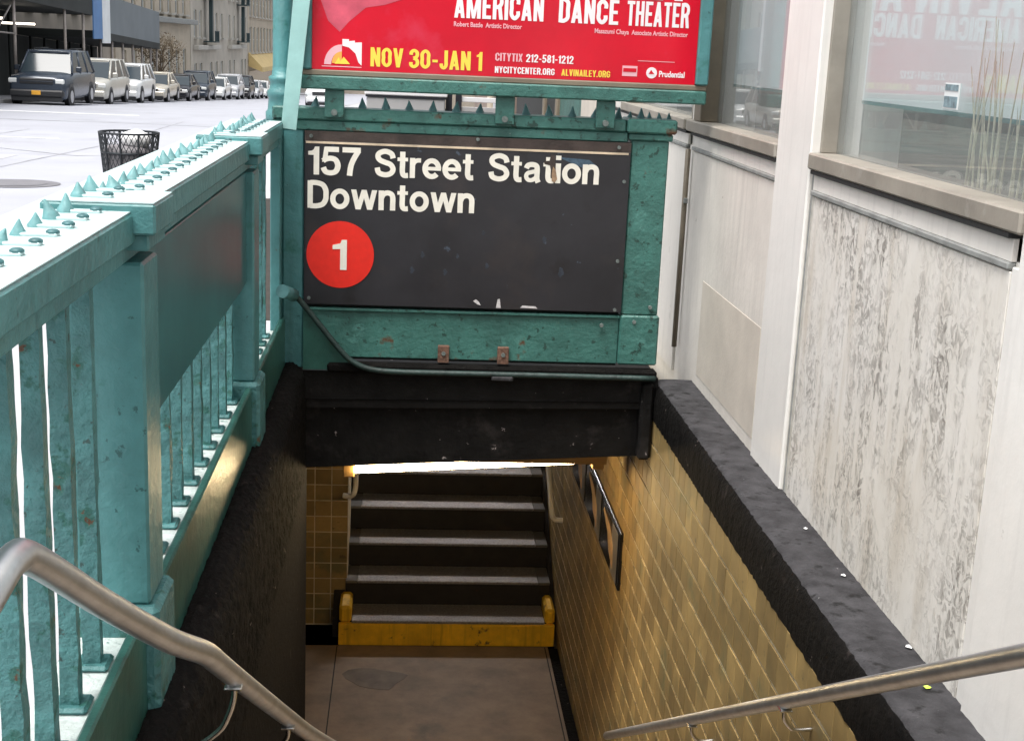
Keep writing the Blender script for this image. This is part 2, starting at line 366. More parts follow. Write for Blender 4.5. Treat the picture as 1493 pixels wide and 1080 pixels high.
# sealed cracks and a utility cut in the roadway
rd = bpy.data.objects['road']
for pts, wd_ in (([(-3.9, 24), (-5.2, 25.5), (-6.1, 25.2), (-8.4, 27), (-11.5, 27.6)], .03), ([(-6.4, 12), (-6.6, 20), (-6.3, 29), (-6.7, 41)], .025), ([(-9.4, 15), (-9.2, 33), (-9.6, 60)], .03), ([(-4.1, 38), (-7.2, 38.6), (-12, 38.2)], .07)):
    o = MB()
    for (xa, ya), (xb, yb) in zip(pts, pts[1:]):
        d = Vector((xb-xa, yb-ya)).normalized(); n_ = Vector((-d.y, d.x))*wd_
        o.quad(*[(x+sg_*n_.x, y+sg_*n_.y, gz(y)-.1255) for x, y, sg_ in ((xa, ya, 1), (xa, ya, -1), (xb, yb, -1), (xb, yb, 1))])
    o.build('tar_seam', M['tarseam'], rd)
o = MB(); strip(o, -8.9, -7.0, [21.5, 24.8], -.126); o.build('repair_patch', M['walk'], rd)
# manhole patch and painted lines on the road
o = MB(); n = 28; vs = []
for k in range(n):
    a = 2*math.pi*k/n; x = -5.55+.66*math.cos(a); y = 19.3+.66*math.sin(a); vs.append(o.bm.verts.new((x, y, gz(y)-.122)))
o.bm.faces.new(vs)
mh = o.build('manhole_cover', M['asphalt_patch'])
o = MB(); vs = []
for k in range(n):
    a = 2*math.pi*k/n; x = -5.55+.48*math.cos(a); y = 19.3+.48*math.sin(a); vs.append(o.bm.verts.new((x, y, gz(y)-.116)))
o.bm.faces.new(vs); o.build('iron_lid', M['asphalt_patch'], mh)
tag(mh, 'round dark manhole cover set into the pale roadway', 'manhole')
for (x0, x1, y0, y1) in ((-13.0, -8.6, 43.6, 44.2), (-9.5, -7.6, 30.0, 30.25)):
    o = MB(); o.quad((x0, y0, gz(y0)-.124), (x1, y0, gz(y0)-.124), (x1, y1, gz(y1)-.124), (x0, y1, gz(y1)-.124))
    tag(o.build('road_marking', M['mark']), kind='structure')

# ------------------------------------------------------------------ stairwell
WL, WR = -.45, 1.18                       # inner faces of the well
FZ = -2.655                               # landing level
# entrance flight (descends from the camera), mostly outside the frame
o = MB(); nst = 15; rise = -FZ/nst; run = .302
for i in range(nst-1):
    y = 1.6+i*run
    o.box(WL, WR, y, 6.13, FZ-.1, -rise*(i+1)) if False else o.box(WL, WR, y, y+run+.001*(i % 2), FZ-.1, -rise*(i+1))
tag(o.build('entrance_steps', M['floor']), kind='structure')
# landing floor
o = MB(); o.box(-2.4, WR-.075, 5.83, 9.06, FZ-.1, FZ)
fl = o.build('landing_floor', M['floor']); tag(fl, kind='structure')
for x in (-.437, 1.082):
    MB().box(x-.004, x+.004, 5.9, 9.05, FZ, FZ+.0015).build('floor_joint', M['gap'], fl)
MB().box(WR-.075, WR-.001, 5.83, 9.06, FZ-.1, FZ-.012).build('gutter', M['black'], fl)
o = MB(); pts = []
for k in range(18):
    a = 2*math.pi*k/18; pts.append((-.15+(.20+.05*math.sin(3*a))*math.cos(a), 8.53+(.17+.04*math.cos(2*a+1))*math.sin(a)))
o.prism(pts, 'Z', FZ, FZ+.002); o.build('damp_patch', mat('dark_floor_patch', (.135, .105, .078), .6, var=.3, scale=8, coord='World'), fl)

# left wall of the well: black rough concrete, with a coping step
lw = empty('stairwell_wall', 'black rough concrete wall below the green railing on the left of the stairs', 'wall', (-.5, 3.5, FZ))
o = MB(); o.box(-.70, WL-.012, .9, 6.30, FZ, .075); wall = o.build('wall_face', M['black'], lw)
# rounded lumpy coping
bm = bmesh.new()
bmesh.ops.create_grid(bm, x_segments=260, y_segments=40, size=1)
prof = [(-.555, .17), (-.535, .185), (-.51, .188), (-.485, .178), (-.465, .155), (-.452, .12), (-.447, .06), (-.447, -.05), (-.447, -.15), (-.447, -.26), (-.448, -.36)]
for v in bm.verts:
    u = (v.co.y+1)*5; i = min(int(u+1e-4), 9); u -= i; t = (v.co.x+1)/2; pq = [prof[i][k]*(1-u)+prof[i+1][k]*u for k in (0, 1)]
    v.co = Vector((pq[0]+random.uniform(-.004, .004), .95+t*5.04, pq[1]+random.uniform(-.005, .005)))
for f in bm.faces: f.smooth = True
bmesh.ops.recalc_face_normals(bm, faces=bm.faces[:])
me = bpy.data.meshes.new('coping'); bm.to_mesh(me); bm.free()
obj('coping', me, M['black'], lw)
# plain wall that closes the far left of the landing, and tiled pier beside the upper steps
o = MB(); o.box(-2.5, -2.4, 6.3, 9.4, FZ, -.2); o.box(-2.4, -.70, 6.22, 6.30, FZ, -.25)
tag(o.build('side_passage_wall', M['black']), 'dark wall closing the side of the landing', 'wall')

T = .119
def tile_mesh(ax, w=T, h=T, g=.008, d=.006):
    o = MB()
    if ax == 'X': o.box(-d, 0, g*.4, w-g*.4, g*.75, h-g*.75, .0015)     # faces -X: origin on the face's lower corner
    else: o.box(g/2, w-g/2, -d, 0, g/2, h-g/2, .0015)
    return o.mesh('tile')
pier = empty('tiled_pier', 'narrow ochre tiled pier left of the yellow edged steps', 'pier', (-.6, 9.4, FZ))
MB().box(-2.4, -.385, 9.412, 9.9, FZ, -.2).build('pier_core', M['grout'], pier)
tmY = tile_mesh('Y', .122, .122); tmY.materials.append(M['tile'])
for i in range(3):
    for j in range(20):
        if i == 0 and j > 19: continue
        t = obj('tile', tmY, None, pier); t.location = Vector((-.385-.122*(i+1), 9.411, FZ+.01+.122*j))-Vector((-.6, 9.4, FZ)); t.matrix_parent_inverse = Matrix.Identity(4)

# right wall: ochre tiles under a dark coping band
rw = empty('tiled_wall', 'ochre tiled stairwell wall right of the stairs under dark coping', 'wall', (WR, 3.5, FZ))
MB().box(WR+.0005, WR+.16, 1.0, 15.4, FZ-.1, -.045).build('mortar_bed', M['grout'], rw)
tmX = tile_mesh('X'); tmX.materials.append(M['tile'])
tiles = []
for j in range(22):
    z = -.045-T*(j+1)
    off = 0 if j % 2 else T/2
    for i in range(96):
        y = 1.0+off+i*T
        if y+T > 12.4: continue
        v = Vector((WR, y+T/2, z+T/2))-Vector((0, 0, 1.62))
        dpt = v.dot(fw); px = 746.5+FPX*v.dot(rt)/dpt; py = 540-FPX*v.dot(up)/dpt
        vis = -60 < px < 1493 and 560 < py < 1110
        tiles.append((0 if vis else 1, dpt, y, z))
tiles.sort()
jm = MB()
for k, (nv, dpt, y, z) in enumerate(tiles):
    if k < 298 and not nv:
        t = obj('tile', tmX, None, rw); t.location = Vector((0, y-3.5, z-FZ)); t.matrix_parent_inverse = Matrix.Identity(4)
        t.rotation_euler = (random.uniform(-.006, .006), random.uniform(-.004, .004), random.uniform(-.012, .012))
    else: jm.box(WR-.006, WR, y+.003, y+T-.003, z+.006, z+T-.006)
tj = jm.build('far_tiles', M['tile_j'], rw); tag(tj, kind='stuff')

# dark band and slate coping of the right wall
cp = empty('wall_coping', 'slate grey coping with black band along the foot of the white building', 'coping', (1.25, 3.5, -.05))
bm = bmesh.new(); bmesh.ops.create_grid(bm, x_segments=260, y_segments=9, size=1)
prof = [(1.372, .128), (1.33, .128), (1.28, .131), (1.24, .132), (1.20, .130), (1.185, .122), (1.174, .10), (1.170, .05), (1.170, -.01), (1.172, -.052)]
for v in bm.verts:
    i = round((v.co.y+1)*4.5); t = (v.co.x+1)/2
    v.co = Vector((prof[i][0]+random.uniform(-.0025, .0025)*(i > 0), .95+t*5.12, prof[i][1]+random.uniform(-.002, .002)))
for f in bm.faces: f.smooth = True
bmesh.ops.recalc_face_normals(bm, faces=bm.faces[:])
for f in bm.faces:
    c = f.calc_center_median(); f.material_index = 1 if c.z < .121 and c.x < 1.19 else 0
me = bpy.data.meshes.new('coping_slab'); bm.to_mesh(me); bm.free(); me.materials.append(M['coping']); me.materials.append(M['black'])
obj('coping_slab', me, None, cp)

# lintel over the passage
ln = empty('passage_lintel', 'heavy black lintel beam above the station passage', 'beam', (.36, 6.1, -.3))
o = MB(); o.prism([(WL-.02, -.334), (WR+.005, -.24), (WR+.005, .0), (WL-.02, -.03)], 'Y', 6.05, 6.36); o.build('beam', M['blackbeam'], ln)
o = MB(); o.prism([(WL-.02, -.028), (WR+.005, .002), (WR+.005, .15), (WL-.02, .15)], 'Y', 6.0, 6.36); o.build('upper_beam', M['blackbeam'], ln)
o = MB(); o.prism([(WL-.01, .012), (WR-.08, .03), (WR-.08, .036), (WL-.01, .018)], 'Y', 5.994, 6.001); o.build('beam_seam', M['black'], ln)
MB().box(-.70, WL-.02, 5.98, 6.36, -.9, .16).build('beam_seat', M['black'], ln)
MB().box(WR-.075, WR-.015, 5.965, 6.04, -.24, .13, .012).build('end_bracket', M['blackbeam'], ln)
# the lip along the beam's top
MB().box(WL+.1, 1.17, 5.955, 6.02, .150, .196, .012).build('beam_lip', M['black'], ln)
# passage ceiling
tag(MB().box(-2.4, 1.34, 6.36, 15.5, -.27, -.17).build('passage_ceiling', M['ceil']), kind='structure')
tag(MB().box(-2.4, 1.34, 15.4, 15.5, FZ, -.2).build('passage_end_wall', M['ceil']), kind='structure')
o = MB(); o.box(-.78, 1.36, 6.10, 6.45, -.165, -.004)
o.build('deck_slab', M['ceil'], sw)

# steps going up from the landing
st = empty('upper_steps', 'dark steel steps with yellow painted bottom riser beyond the landing', 'stairs', (.37, 9.1, FZ))
XL, XR = -.335, 1.075
for i in range(8):
    y = 9.08+.29*i; z = FZ+.19*(i+1)
    if i: MB().box(XL-.06, XR+.06, y+.012, y+.04, z-.19, z-.022).build('riser', M['riser'], st)
    MB().box(XL if i == 0 else XL+.03, XR if i == 0 else XR-.03, y-.012, y+.30, z-.02, z, .004).build('tread', M['tread'], st)
    if i: MB().box(XL-.06, XL+.028, y-.004, y+.30, z-.024, z-.003, .003).build('tread_end', M['adgrey'], st); MB().box(XR-.028, XR+.06, y-.004, y+.30, z-.024, z-.003, .003).build('tread_end', M['adgrey'], st)
o = MB(); o.box(-.43, 1.15, 9.062, 9.10, FZ-.002, FZ+.168, .006); o.build('riser', M['yellow'], st)['label'] = 'worn yellow painted bottom riser'
for xa, xb in ((-.425, XL-.002), (XR+.002, 1.148)):
    MB().box(xa, xb, 9.066, 9.36, FZ+.168, FZ+.30 if xa < 0 else FZ+.29, .02).build('yellow_end_block', M['yellow'], st)
for xa, xb in ((-.48, -.40), (1.138, 1.172)):
    o = MB(); o.prism([(9.2, FZ), (11.6, FZ), (11.6, FZ+1.72), (9.3, FZ+.22), (9.2, FZ+.15)], 'X', xa, xb); o.build('stringer', M['riser'], st)
tag(MB().box(-.48, 1.17, 11.42, 15.4, FZ+1.4, FZ+1.52).build('upper_landing', M['floor']), kind='structure')
added_lp = empty('ceiling_lamp', 'unseen cool white tube added over the upper steps for tread sheen', 'lamp', (.36, 11.3, -.4))  # added lamp, out of view, that gives the treads their sheen
MB().tube([(-.25, 11.3, -.40), (.98, 11.3, -.40)], .03, 12).build('tube', mat('added_sheen_tube', (1, 1, 1), .4, emit=((.95, .93, .95), 52)), added_lp)
MB().box(-.30, 1.03, 11.22, 11.38, -.35, -.275).build('housing', M['lampbody'], added_lp)
# white handrails of the upper steps
def far_rail(label, pts):
    h = empty('handrail', label, 'handrail', pts[0])
    MB().tube(smooth_path(pts, 5), .019, 10).build('rail', M['white_rail'], h)
far_rail('white handrail curling into the tiled wall right of the upper steps', [(1.172, 9.12, -1.69), (1.11, 9.11, -1.675), (1.086, 9.10, -1.60), (1.085, 9.3, -1.46), (1.085, 9.9, -1.07), (1.085, 11, -.36)])
far_rail('white handrail with hooked end at the left of the upper steps', [(-.41, 9.14, -1.535), (-.355, 9.12, -1.53), (-.325, 9.1, -1.47), (-.325, 9.3, -1.33), (-.325, 9.9, -.94), (-.325, 11, -.22)])
# fluorescent lamp
lp = empty('ceiling_lamp', 'warm lit fluorescent tube under the ceiling just behind the lintel', 'lamp', (.3, 6.62, -.5))
o = MB(); o.tube([(-.235, 6.57, -.505), (.98, 6.63, -.448)], .021, 12); o.build('tube', M['lamp'], lp)
o = MB(); o.prism([(6.50, -.36), (6.70, -.36), (6.68, -.44), (6.52, -.44)], 'X', -.35, 1.05); o.build('housing', M['lampbody'], lp)
for x, z in ((-.30, -.52), (.985, -.455)): MB().box(x, x+.06, 6.57, 6.64, z-.03, -.43, .005).build('end_socket', M['lampbody'], lp)
# advert strip on the tiled wall
ad = empty('advert_panel', 'long black framed advert strip on the ochre tiled wall', 'advert', (WR, 7.6, -1.15))
MB().box(WR-.022, WR-.005, 6.58, 8.62, -1.16, -.835, .004).build('frame', M['adblack'], ad)
for k, (ya, yb) in enumerate(((6.62, 7.22), (7.27, 7.92), (7.97, 8.58))):
    p = MB().box(WR-.026, WR-.0215, ya, yb, -1.14, -.86).build('advert_sheet', M['adblack'], ad)
    MB().box(WR-.0285, WR-.0262, ya, ya+.20, -1.14, -.86).build('grey_block', M['adgrey'], p)
    o = MB(); o.prism([(ya+.12, -1.10), (ya+.28, -1.05), (ya+.34, -.97), (ya+.52, -.90), (ya+.50, -.88), (ya+.26, -.91), (ya+.15, -.98)], 'X', WR-.031, WR-.0287); o.build('tan_figure', M['adtan'], p)

# ------------------------------------------------------------------ left railing
rl = empty('spiked_railing', 'teal cast iron railing with spiked top rail beside the street', 'railing', (-.62, 3.6, .08))
MB().box(-.765, -.545, .55, 5.90, 1.205, 1.270, .006).build('top_rail', M['teal'], rl)
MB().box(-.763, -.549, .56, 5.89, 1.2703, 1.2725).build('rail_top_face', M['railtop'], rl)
MB().box(-.735, -.562, .55, 5.90, 1.165, 1.203, .006).build('rail_moulding', M['teal'], rl)
posts = [(.62, .78), (2.735, 2.895), (4.70, 4.86)]
for (a, b) in posts:
    p = MB().box(-.70, -.533, a, b, .42, 1.164, .006).build('post', M['teal'], rl)
    MB().box(-.725, -.500, a-.035, b+.02, 1.225, 1.288, .005).build('post_cap', M['teal'], p)
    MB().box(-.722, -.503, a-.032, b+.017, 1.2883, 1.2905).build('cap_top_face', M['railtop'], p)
    MB().box(-.712, -.518, a-.012, b+.01, 1.19, 1.2245, .004).build('cap_neck', M['teal'], p)
    MB().box(-.715, -.512, a-.02, b+.02, .07, .4195, .012).build('post_foot', M['teal_chip'], p)
MB().box(-.70, -.565, .55, 5.90, .12, .352, .006).build('base_rail', M['ledge'], rl)
MB().box(-.563, -.540, .55, 5.97, .085, .402, .005).build('base_plate', M['plategreen'], rl)
barm = None
y = .86
segs = [(.86, 2.68), (3.02, 4.66), (4.98, 5.86)]
def bar_mesh(seed, z1=1.166):
    rnd = random.Random(seed); o = MB(); s_ = .017
    zs = [.353+(z1-.353)*k/14 for k in range(15)]; rings = []
    for z in zs:
        rings.append([o.bm.verts.new((sx*(s_+rnd.uniform(-.0022, .0022)), sy*(s_+rnd.uniform(-.0022, .0022)), z)) for sx, sy in ((-1, -1), (1, -1), (1, 1), (-1, 1))])
    for a, b in zip(rings, rings[1:]):
        for k in range(4): o.bm.faces.new((a[k], a[(k+1) % 4], b[(k+1) % 4], b[k]))
    o.bm.faces.new(rings[0]); o.bm.faces.new(rings[-1])
    me = o.mesh('bar'); me.materials.append(M['teal_chip']); return me
bms = [bar_mesh(k) for k in range(4)]
ys = [2.58-.178*k for k in range(10)]+[3.05+.178*k for k in range(10) if 3.05+.178*k < 4.66]+[5.0+.15*k for k in range(6)]
for k, y in enumerate(ys):
    b = obj('bar', bms[k % 4], None, rl); b.location = Vector((-.62, y, 0))-rl.location; b.matrix_parent_inverse = Matrix.Identity(4); b.rotation_euler.z = R(90)*(k % 4)
    f = MB().box(-.655, -.585, y-.035, y+.035, .3525, .366, .006).build('bar_foot', M['teal_chip'], rl)
# sheet panel between the two posts
MB().box(-.575, -.560, 2.90, 4.698, .775, 1.164, .002).build('sheet_panel', M['teal_sheet'], rl)
# spikes
def spike_mesh():
    o = MB(); hs_ = [(0, .021, 0), (.008, .019, 0), (.020, .013, .001), (.034, .007, .003), (.045, .0025, .005), (.047, .0008, .005)]
    rings = []
    for z, r, dx in hs_:
        rings.append([o.bm.verts.new((dx+r*1.0*math.cos(2*math.pi*k/7), r*.95*math.sin(2*math.pi*k/7), z)) for k in range(7)])
    for a, b in zip(rings, rings[1:]):
        for k in range(7):
            f = o.bm.faces.new((a[k], a[(k+1) % 7], b[(k+1) % 7], b[k])); f.smooth = True
    o.bm.faces.new(rings[-1]); return o.mesh('spike')
spm = spike_mesh(); spm.materials.append(M['spike'])
nubm = MB().lathe([(.012, 0), (.012, .003), (.008, .006), (.002, .007)], 0, 0, 10).mesh('rivet'); nubm.materials.append(M['boltdark'])
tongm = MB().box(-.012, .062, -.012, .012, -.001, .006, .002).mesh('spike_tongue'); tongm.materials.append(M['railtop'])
y = .72
while y < 5.85:
    onc = any(a-.035 < y < b+.02 for a, b in posts)
    z = 1.2905 if onc else 1.2725
    s_ = obj('spike', spm, None, rl); s_.location = Vector((-.665, y, z))-rl.location; s_.matrix_parent_inverse = Matrix.Identity(4)
    s_.rotation_euler = (random.uniform(-.22, .22), random.uniform(-.2, .2), random.uniform(0, 6)); k = random.uniform(.7, 1.0); s_.scale = (k, k, k*random.uniform(.7, .95))
    t = obj('rivet', nubm, None, rl); t.location = Vector((-.607, y, z+.0055))-rl.location; t.matrix_parent_inverse = Matrix.Identity(4)
    t = obj('spike_tongue', tongm, None, rl); t.location = Vector((-.66, y, z))-rl.location; t.matrix_parent_inverse = Matrix.Identity(4)
    y += .108

# ------------------------------------------------------------------ end railing that carries the sign
er = empty('sign_railing', 'green painted end railing holding the black station sign', 'railing', (.35, 6.05, .15))
MB().box(-.555, -.462, 6.0, 6.12, .16, 1.235, .006).build('post', M['teal'], er)
p = MB().box(.988, 1.158, 5.99, 6.14, .45, 1.245, .006).build('post', M['teal_dark'], er)
MB().box(.962, 1.186, 5.965, 6.165, 1.275, 1.338, .008).build('post_cap', M['teal_dark'], p)
MB().box(.975, 1.172, 5.978, 6.152, 1.243, 1.2745, .006).build('cap_neck', M['teal_dark'], p)
MB().box(.985, 1.168, 5.982, 6.142, .215, .449, .008).build('post_foot', M['teal_dark'], er)
MB().box(-.60, .96, 5.985, 6.14, 1.278, 1.332, .006).build('top_rail', M['teal_dark'], er)
MB().box(-.60, .972, 5.995, 6.12, 1.232, 1.2775, .005).build('rail_moulding', M['teal_dark'], er)
MB().box(-.46, .984, 6.0, 6.03, .215, .432, .004).build('lower_plate', M['teal_dark'], er)
MB().box(-.46, .984, 5.985, 6.032, .432, .446, .003).build('plate_ledge', M['teal_dark'], er)
MB().box(-.60, -.556, 5.905, 6.10, .16, 1.230, .004).build('corner_post', M['teal'], er)
MB().box(-.46, .984, 6.035, 6.06, .2, 1.23).build('backing_sheet', M['gap'], er)
for k in range(15):
    s_ = obj('spike', spm, None, er); s_.location = Vector((-.42+.104*k, 6.07, 1.331))-er.location; s_.matrix_parent_inverse = Matrix.Identity(4); s_.rotation_euler.z = k
    s_.scale = (1, 1, random.uniform(.9, 1.2))
for k in range(5):
    s_ = obj('spike', spm, None, er); s_.location = Vector((.99+.045*k, 6.10, 1.337))-er.location; s_.matrix_parent_inverse = Matrix.Identity(4); s_.rotation_euler.z = k
    s_.scale = (.6, .6, .62)
for x in (.178, .452):
    b = MB().box(x-.026, x+.026, 5.972, 5.998, .205, .285, .003).build('rusty_tab', M['rust'], er)
    MB().tube([(x, 5.966, .25), (x, 5.973, .25)], .010, 8).build('bolt', M['bolt'], b)
for x, z in ((1.12, .49), (.90, .40), (1.05, .42)):
    MB().tube([(x, 5.975, z), (x, 5.9895, z)], .009, 8).build('bolt', M['bolt'], er)

# bent pipe along the foot of the sign
pp = empty('bent_pipe', 'bent green pipe running down from railing end along the lintel', 'pipe', (-.2, 5.95, .17))
pa = smooth_path([(-.535, 5.80, .55), (-.515, 5.86, .535), (-.485, 5.93, .50), (-.44, 5.945, .445), (-.36, 5.945, .345), (-.29, 5.945, .26), (-.235, 5.945, .208), (-.16, 5.945, .176), (-.05, 5.945, .165), (.2, 5.945, .164), (.7, 5.945, .164), (1.16, 5.945, .162)], 4)
MB().tube(pa, .0135, 10).build('pipe', mat('sooty_pipe_paint', (.016, .036, .032), .5, var=.4, scale=12, bump=.4, coord='World'), pp)
MB().tube([(-.535, 5.78, .553), (-.50, 5.90, .515)], .030, 12).build('pipe_collar', M['teal'], pp)
MB().box(.40, .50, 5.928, 5.96, .135, .158, .006).build('pipe_clip', M['coping'], pp)
o = MB(); o.prism([(-.46, .16), (-.20, .16), (-.25, .21), (-.46, .44)], 'Y', 5.975, 5.995); o.build('gusset_plate', M['plategreen'], pp)

# ------------------------------------------------------------------ text helper
def text_mesh(body, bold=0, name='lettering'):
    cu = bpy.data.curves.new(name, 'FONT'); cu.body = body; cu.size = 1; cu.offset = bold; cu.resolution_u = 4; cu.extrude = .004; cu.fill_mode = 'BOTH'
    t = bpy.data.objects.new(name, cu); C.objects.link(t)
    bpy.context.view_layer.update()
    dg = bpy.context.evaluated_depsgraph_get()
    me = bpy.data.meshes.new_from_object(t.evaluated_get(dg))
    bpy.data.objects.remove(t); bpy.data.curves.remove(cu); return me
CAP = None
def text(body, x0, x1, zb, h, y, m, parent, bold=0, name='lettering', ref=None, skew=0, dz=0):
    """lettering on a plane facing -Y, fitted from x0 to x1, cap height h, baseline zb"""
    me = text_mesh(body, bold, name)
    r = text_mesh(ref or 'H', bold); hz = [v.co.y for v in r.vertices]; z0, z1 = min(hz), max(hz); bpy.data.meshes.remove(r)
    xs = [v.co.x for v in me.vertices]; a, b = min(xs), max(xs)
    for v in me.vertices:
        vx = x0+(v.co.x-a)/(b-a)*(x1-x0); vz = zb+(v.co.y-z0)/(z1-z0)*h
        v.co = Vector((vx, y-v.co.z*.25, vz+dz*(vx-x0)))
    me.materials.clear(); me.materials.append(m)
    return obj(name, me, None, parent)

# stroke-built grotesque letters: each glyph = (width, [stroke, ...]); stroke = (kind, points[, width])
def _e(cx, cz, rx, rz, a0, a1, n=22):
    return [(cx+rx*math.cos(R(a0+(a1-a0)*k/n)), cz+rz*math.sin(R(a0+(a1-a0)*k/n))) for k in range(n+1)]
def _sm(pts, k=6): return [(v.x, v.y) for v in smooth_path([(a, b, 0) for a, b in pts], k)]
def _sl(x0, z0, x1, z1, w): return ('P', [(x0-w/2, z0), (x0+w/2, z0), (x1+w/2, z1), (x1-w/2, z1)])
GL = {
 '1': (.36, [('P', [(.18, 0), (.36, 0), (.36, 1), (.22, 1), (.18, .90), (.12, .85), (0, .83), (0, .70), (.18, .70)])]),
 '5': (.63, [('L', [(.12, .92), (.58, .92)]), ('P', [(.10, 1), (.24, 1), (.20, .50), (.03, .46)]), ('L', _sm([(.06, .50), (.16, .57), (.33, .60), (.48, .54), (.55, .34), (.48, .14), (.32, .08), (.15, .12), (.07, .27)]))]),
 '7': (.60, [('L', [(0, .92), (.60, .92)]), ('L', _sm([(.53, .90), (.38, .62), (.28, .34), (.24, 0)]), .18)]),
 'S': (.72, [('L', _sm([(.63, .68), (.57, .84), (.36, .92), (.15, .85), (.10, .72), (.18, .60), (.36, .525), (.55, .45), (.635, .29), (.56, .14), (.36, .08), (.14, .15), (.08, .33)]))]),
 't': (.38, [('L', _sm([(.18, .93), (.18, .5), (.18, .2), (.24, .085), (.38, .085)])), ('L', [(0, .655), (.37, .655)], .13)]),
 'r': (.38, [('L', [(.085, 0), (.085, .72)]), ('L', _sm([(.09, .42), (.14, .56), (.25, .635), (.38, .64)]), .155)]),
 'e': (.64, [('L', _e(.32, .36, .24, .285, 0, 318)), ('L', [(.10, .36), (.645, .36)], .13)]),
 'a': (.62, [('L', _sm([(.09, .50), (.15, .61), (.30, .645), (.44, .60), (.475, .47), (.475, .15), (.53, 0)])), ('L', _sm([(.47, .41), (.30, .375), (.14, .32), (.095, .20), (.17, .09), (.31, .085), (.46, .19)]), .15)]),
 'i': (.17, [('L', [(.085, 0), (.085, .72)]), ('L', [(.085, .84), (.085, 1.0)])]),
 'o': (.66, [('C', _e(.33, .36, .245, .285, 0, 360, 30))]),
 'n': (.58, [('L', [(.085, 0), (.085, .72)]), ('L', _sm([(.09, .44), (.16, .58), (.30, .64), (.44, .59), (.49, .45), (.49, .2), (.49, 0)]))]),
 'D': (.72, [('L', [(.085, 0), (.085, 1)]), ('L', _sm([(.09, .92), (.32, .92), (.52, .85), (.62, .68), (.635, .5), (.62, .32), (.52, .15), (.32, .08), (.09, .08)]))]),
 'w': (.90, [_sl(.25, 0, .085, .72, .18), _sl(.25, 0, .45, .72, .17), _sl(.65, 0, .45, .72, .17), _sl(.65, 0, .815, .72, .18)]),
}
h_ = .08; CW = .44
def _v(x): return ('L', [(x, 0), (x, 1)])
def _hb(z, a=0, b=CW): return ('L', [(a, z), (b, z)], .135)
_oo = ('C', _sm([(h_, .5), (h_, .78), (CW/2, .925), (CW-h_, .78), (CW-h_, .5), (CW-h_, .22), (CW/2, .075), (h_, .22), (h_, .5)]))
CG = {
 'A': (.46, [_sl(.08, 0, .23, 1, .155), _sl(.38, 0, .23, 1, .155), _hb(.25, .08, .38)]), 'M': (.62, [_v(h_), _v(.54), _sl(.31, 0, .10, 1, .13), _sl(.31, 0, .52, 1, .13)]),
 'E': (.38, [_v(h_), _hb(.93, 0, .38), _hb(.5, 0, .34), _hb(.07, 0, .38)]), 'R': (CW, [_v(h_), ('L', _sm([(h_, .93), (.24, .93), (.36, .83), (.36, .62), (.24, .50), (h_, .50)])), _sl(.37, 0, .30, .5, .16)]),
 'I': (.16, [_v(h_)]), 'C': (CW, [('L', _sm([(CW-h_, .64), (CW-h_, .80), (CW/2, .925), (h_, .78), (h_, .5), (h_, .22), (CW/2, .075), (CW-h_, .20), (CW-h_, .36)]))]),
 'N': (CW, [_v(h_), _v(CW-h_), _sl(CW-h_, 0, h_, 1, .15)]), 'D': (CW, [_v(h_), ('L', _sm([(h_, .925), (.22, .925), (.36, .80), (.36, .5), (.36, .2), (.22, .075), (h_, .075)]))]),
 'T': (.40, [_v(.20), _hb(.93, 0, .40)]), 'H': (CW, [_v(h_), _v(CW-h_), _hb(.52)]), 'V': (.46, [_sl(.23, 0, .08, 1, .155), _sl(.23, 0, .38, 1, .155)]), 'L': (.36, [_v(h_), _hb(.07, 0, .36)]),
 'Y': (.46, [('L', [(.23, 0), (.23, .5)]), _sl(.23, .42, .08, 1, .15), _sl(.23, .42, .38, 1, .15)]), 'O': (CW, [_oo]), '0': (CW, [_oo]), 'J': (.36, [('L', _sm([(.28, 1), (.28, .5), (.28, .2), (.18, .075), (.08, .16), (.07, .3)]))]),
 'G': (CW, [('L', _sm([(CW-h_, .66), (CW-h_, .80), (CW/2, .925), (h_, .78), (h_, .5), (h_, .22), (CW/2, .075), (CW-h_, .20), (CW-h_, .45)])), _hb(.46, .24, .44)]), 'X': (.46, [_sl(.08, 0, .38, 1, .15), _sl(.38, 0, .08, 1, .15)]),
 '1': (.26, [('P', [(.10, 0), (.26, 0), (.26, 1), (.14, 1), (.10, .88), (0, .82), (0, .72), (.10, .74)])]), '2': (CW, [('L', _sm([(.08, .66), (.09, .82), (.22, .925), (.35, .82), (.35, .62), (.2, .32), (.09, .1)])), _hb(.07)]),
 '3': (CW, [('L', _sm([(.08, .70), (.10, .84), (.22, .925), (.35, .82), (.34, .62), (.20, .52)])), ('L', _sm([(.20, .52), (.35, .42), (.36, .2), (.22, .075), (.09, .16), (.08, .31)]))]), '5': (CW, [_hb(.93, .06, .42), ('P', [(.05, 1), (.19, 1), (.17, .46), (.04, .44)]), ('L', _sm([(.06, .50), (.20, .58), (.34, .48), (.36, .28), (.22, .075), (.09, .14), (.08, .28)]))]),
 '8': (CW, [('C', _e(.22, .29, .135, .215, 0, 360)), ('C', _e(.22, .73, .125, .195, 0, 360))]), '-': (.30, [_hb(.42, .03, .27)]), '.': (.14, [('P', [(0, 0), (.14, 0), (.14, .16), (0, .16)])]),
}
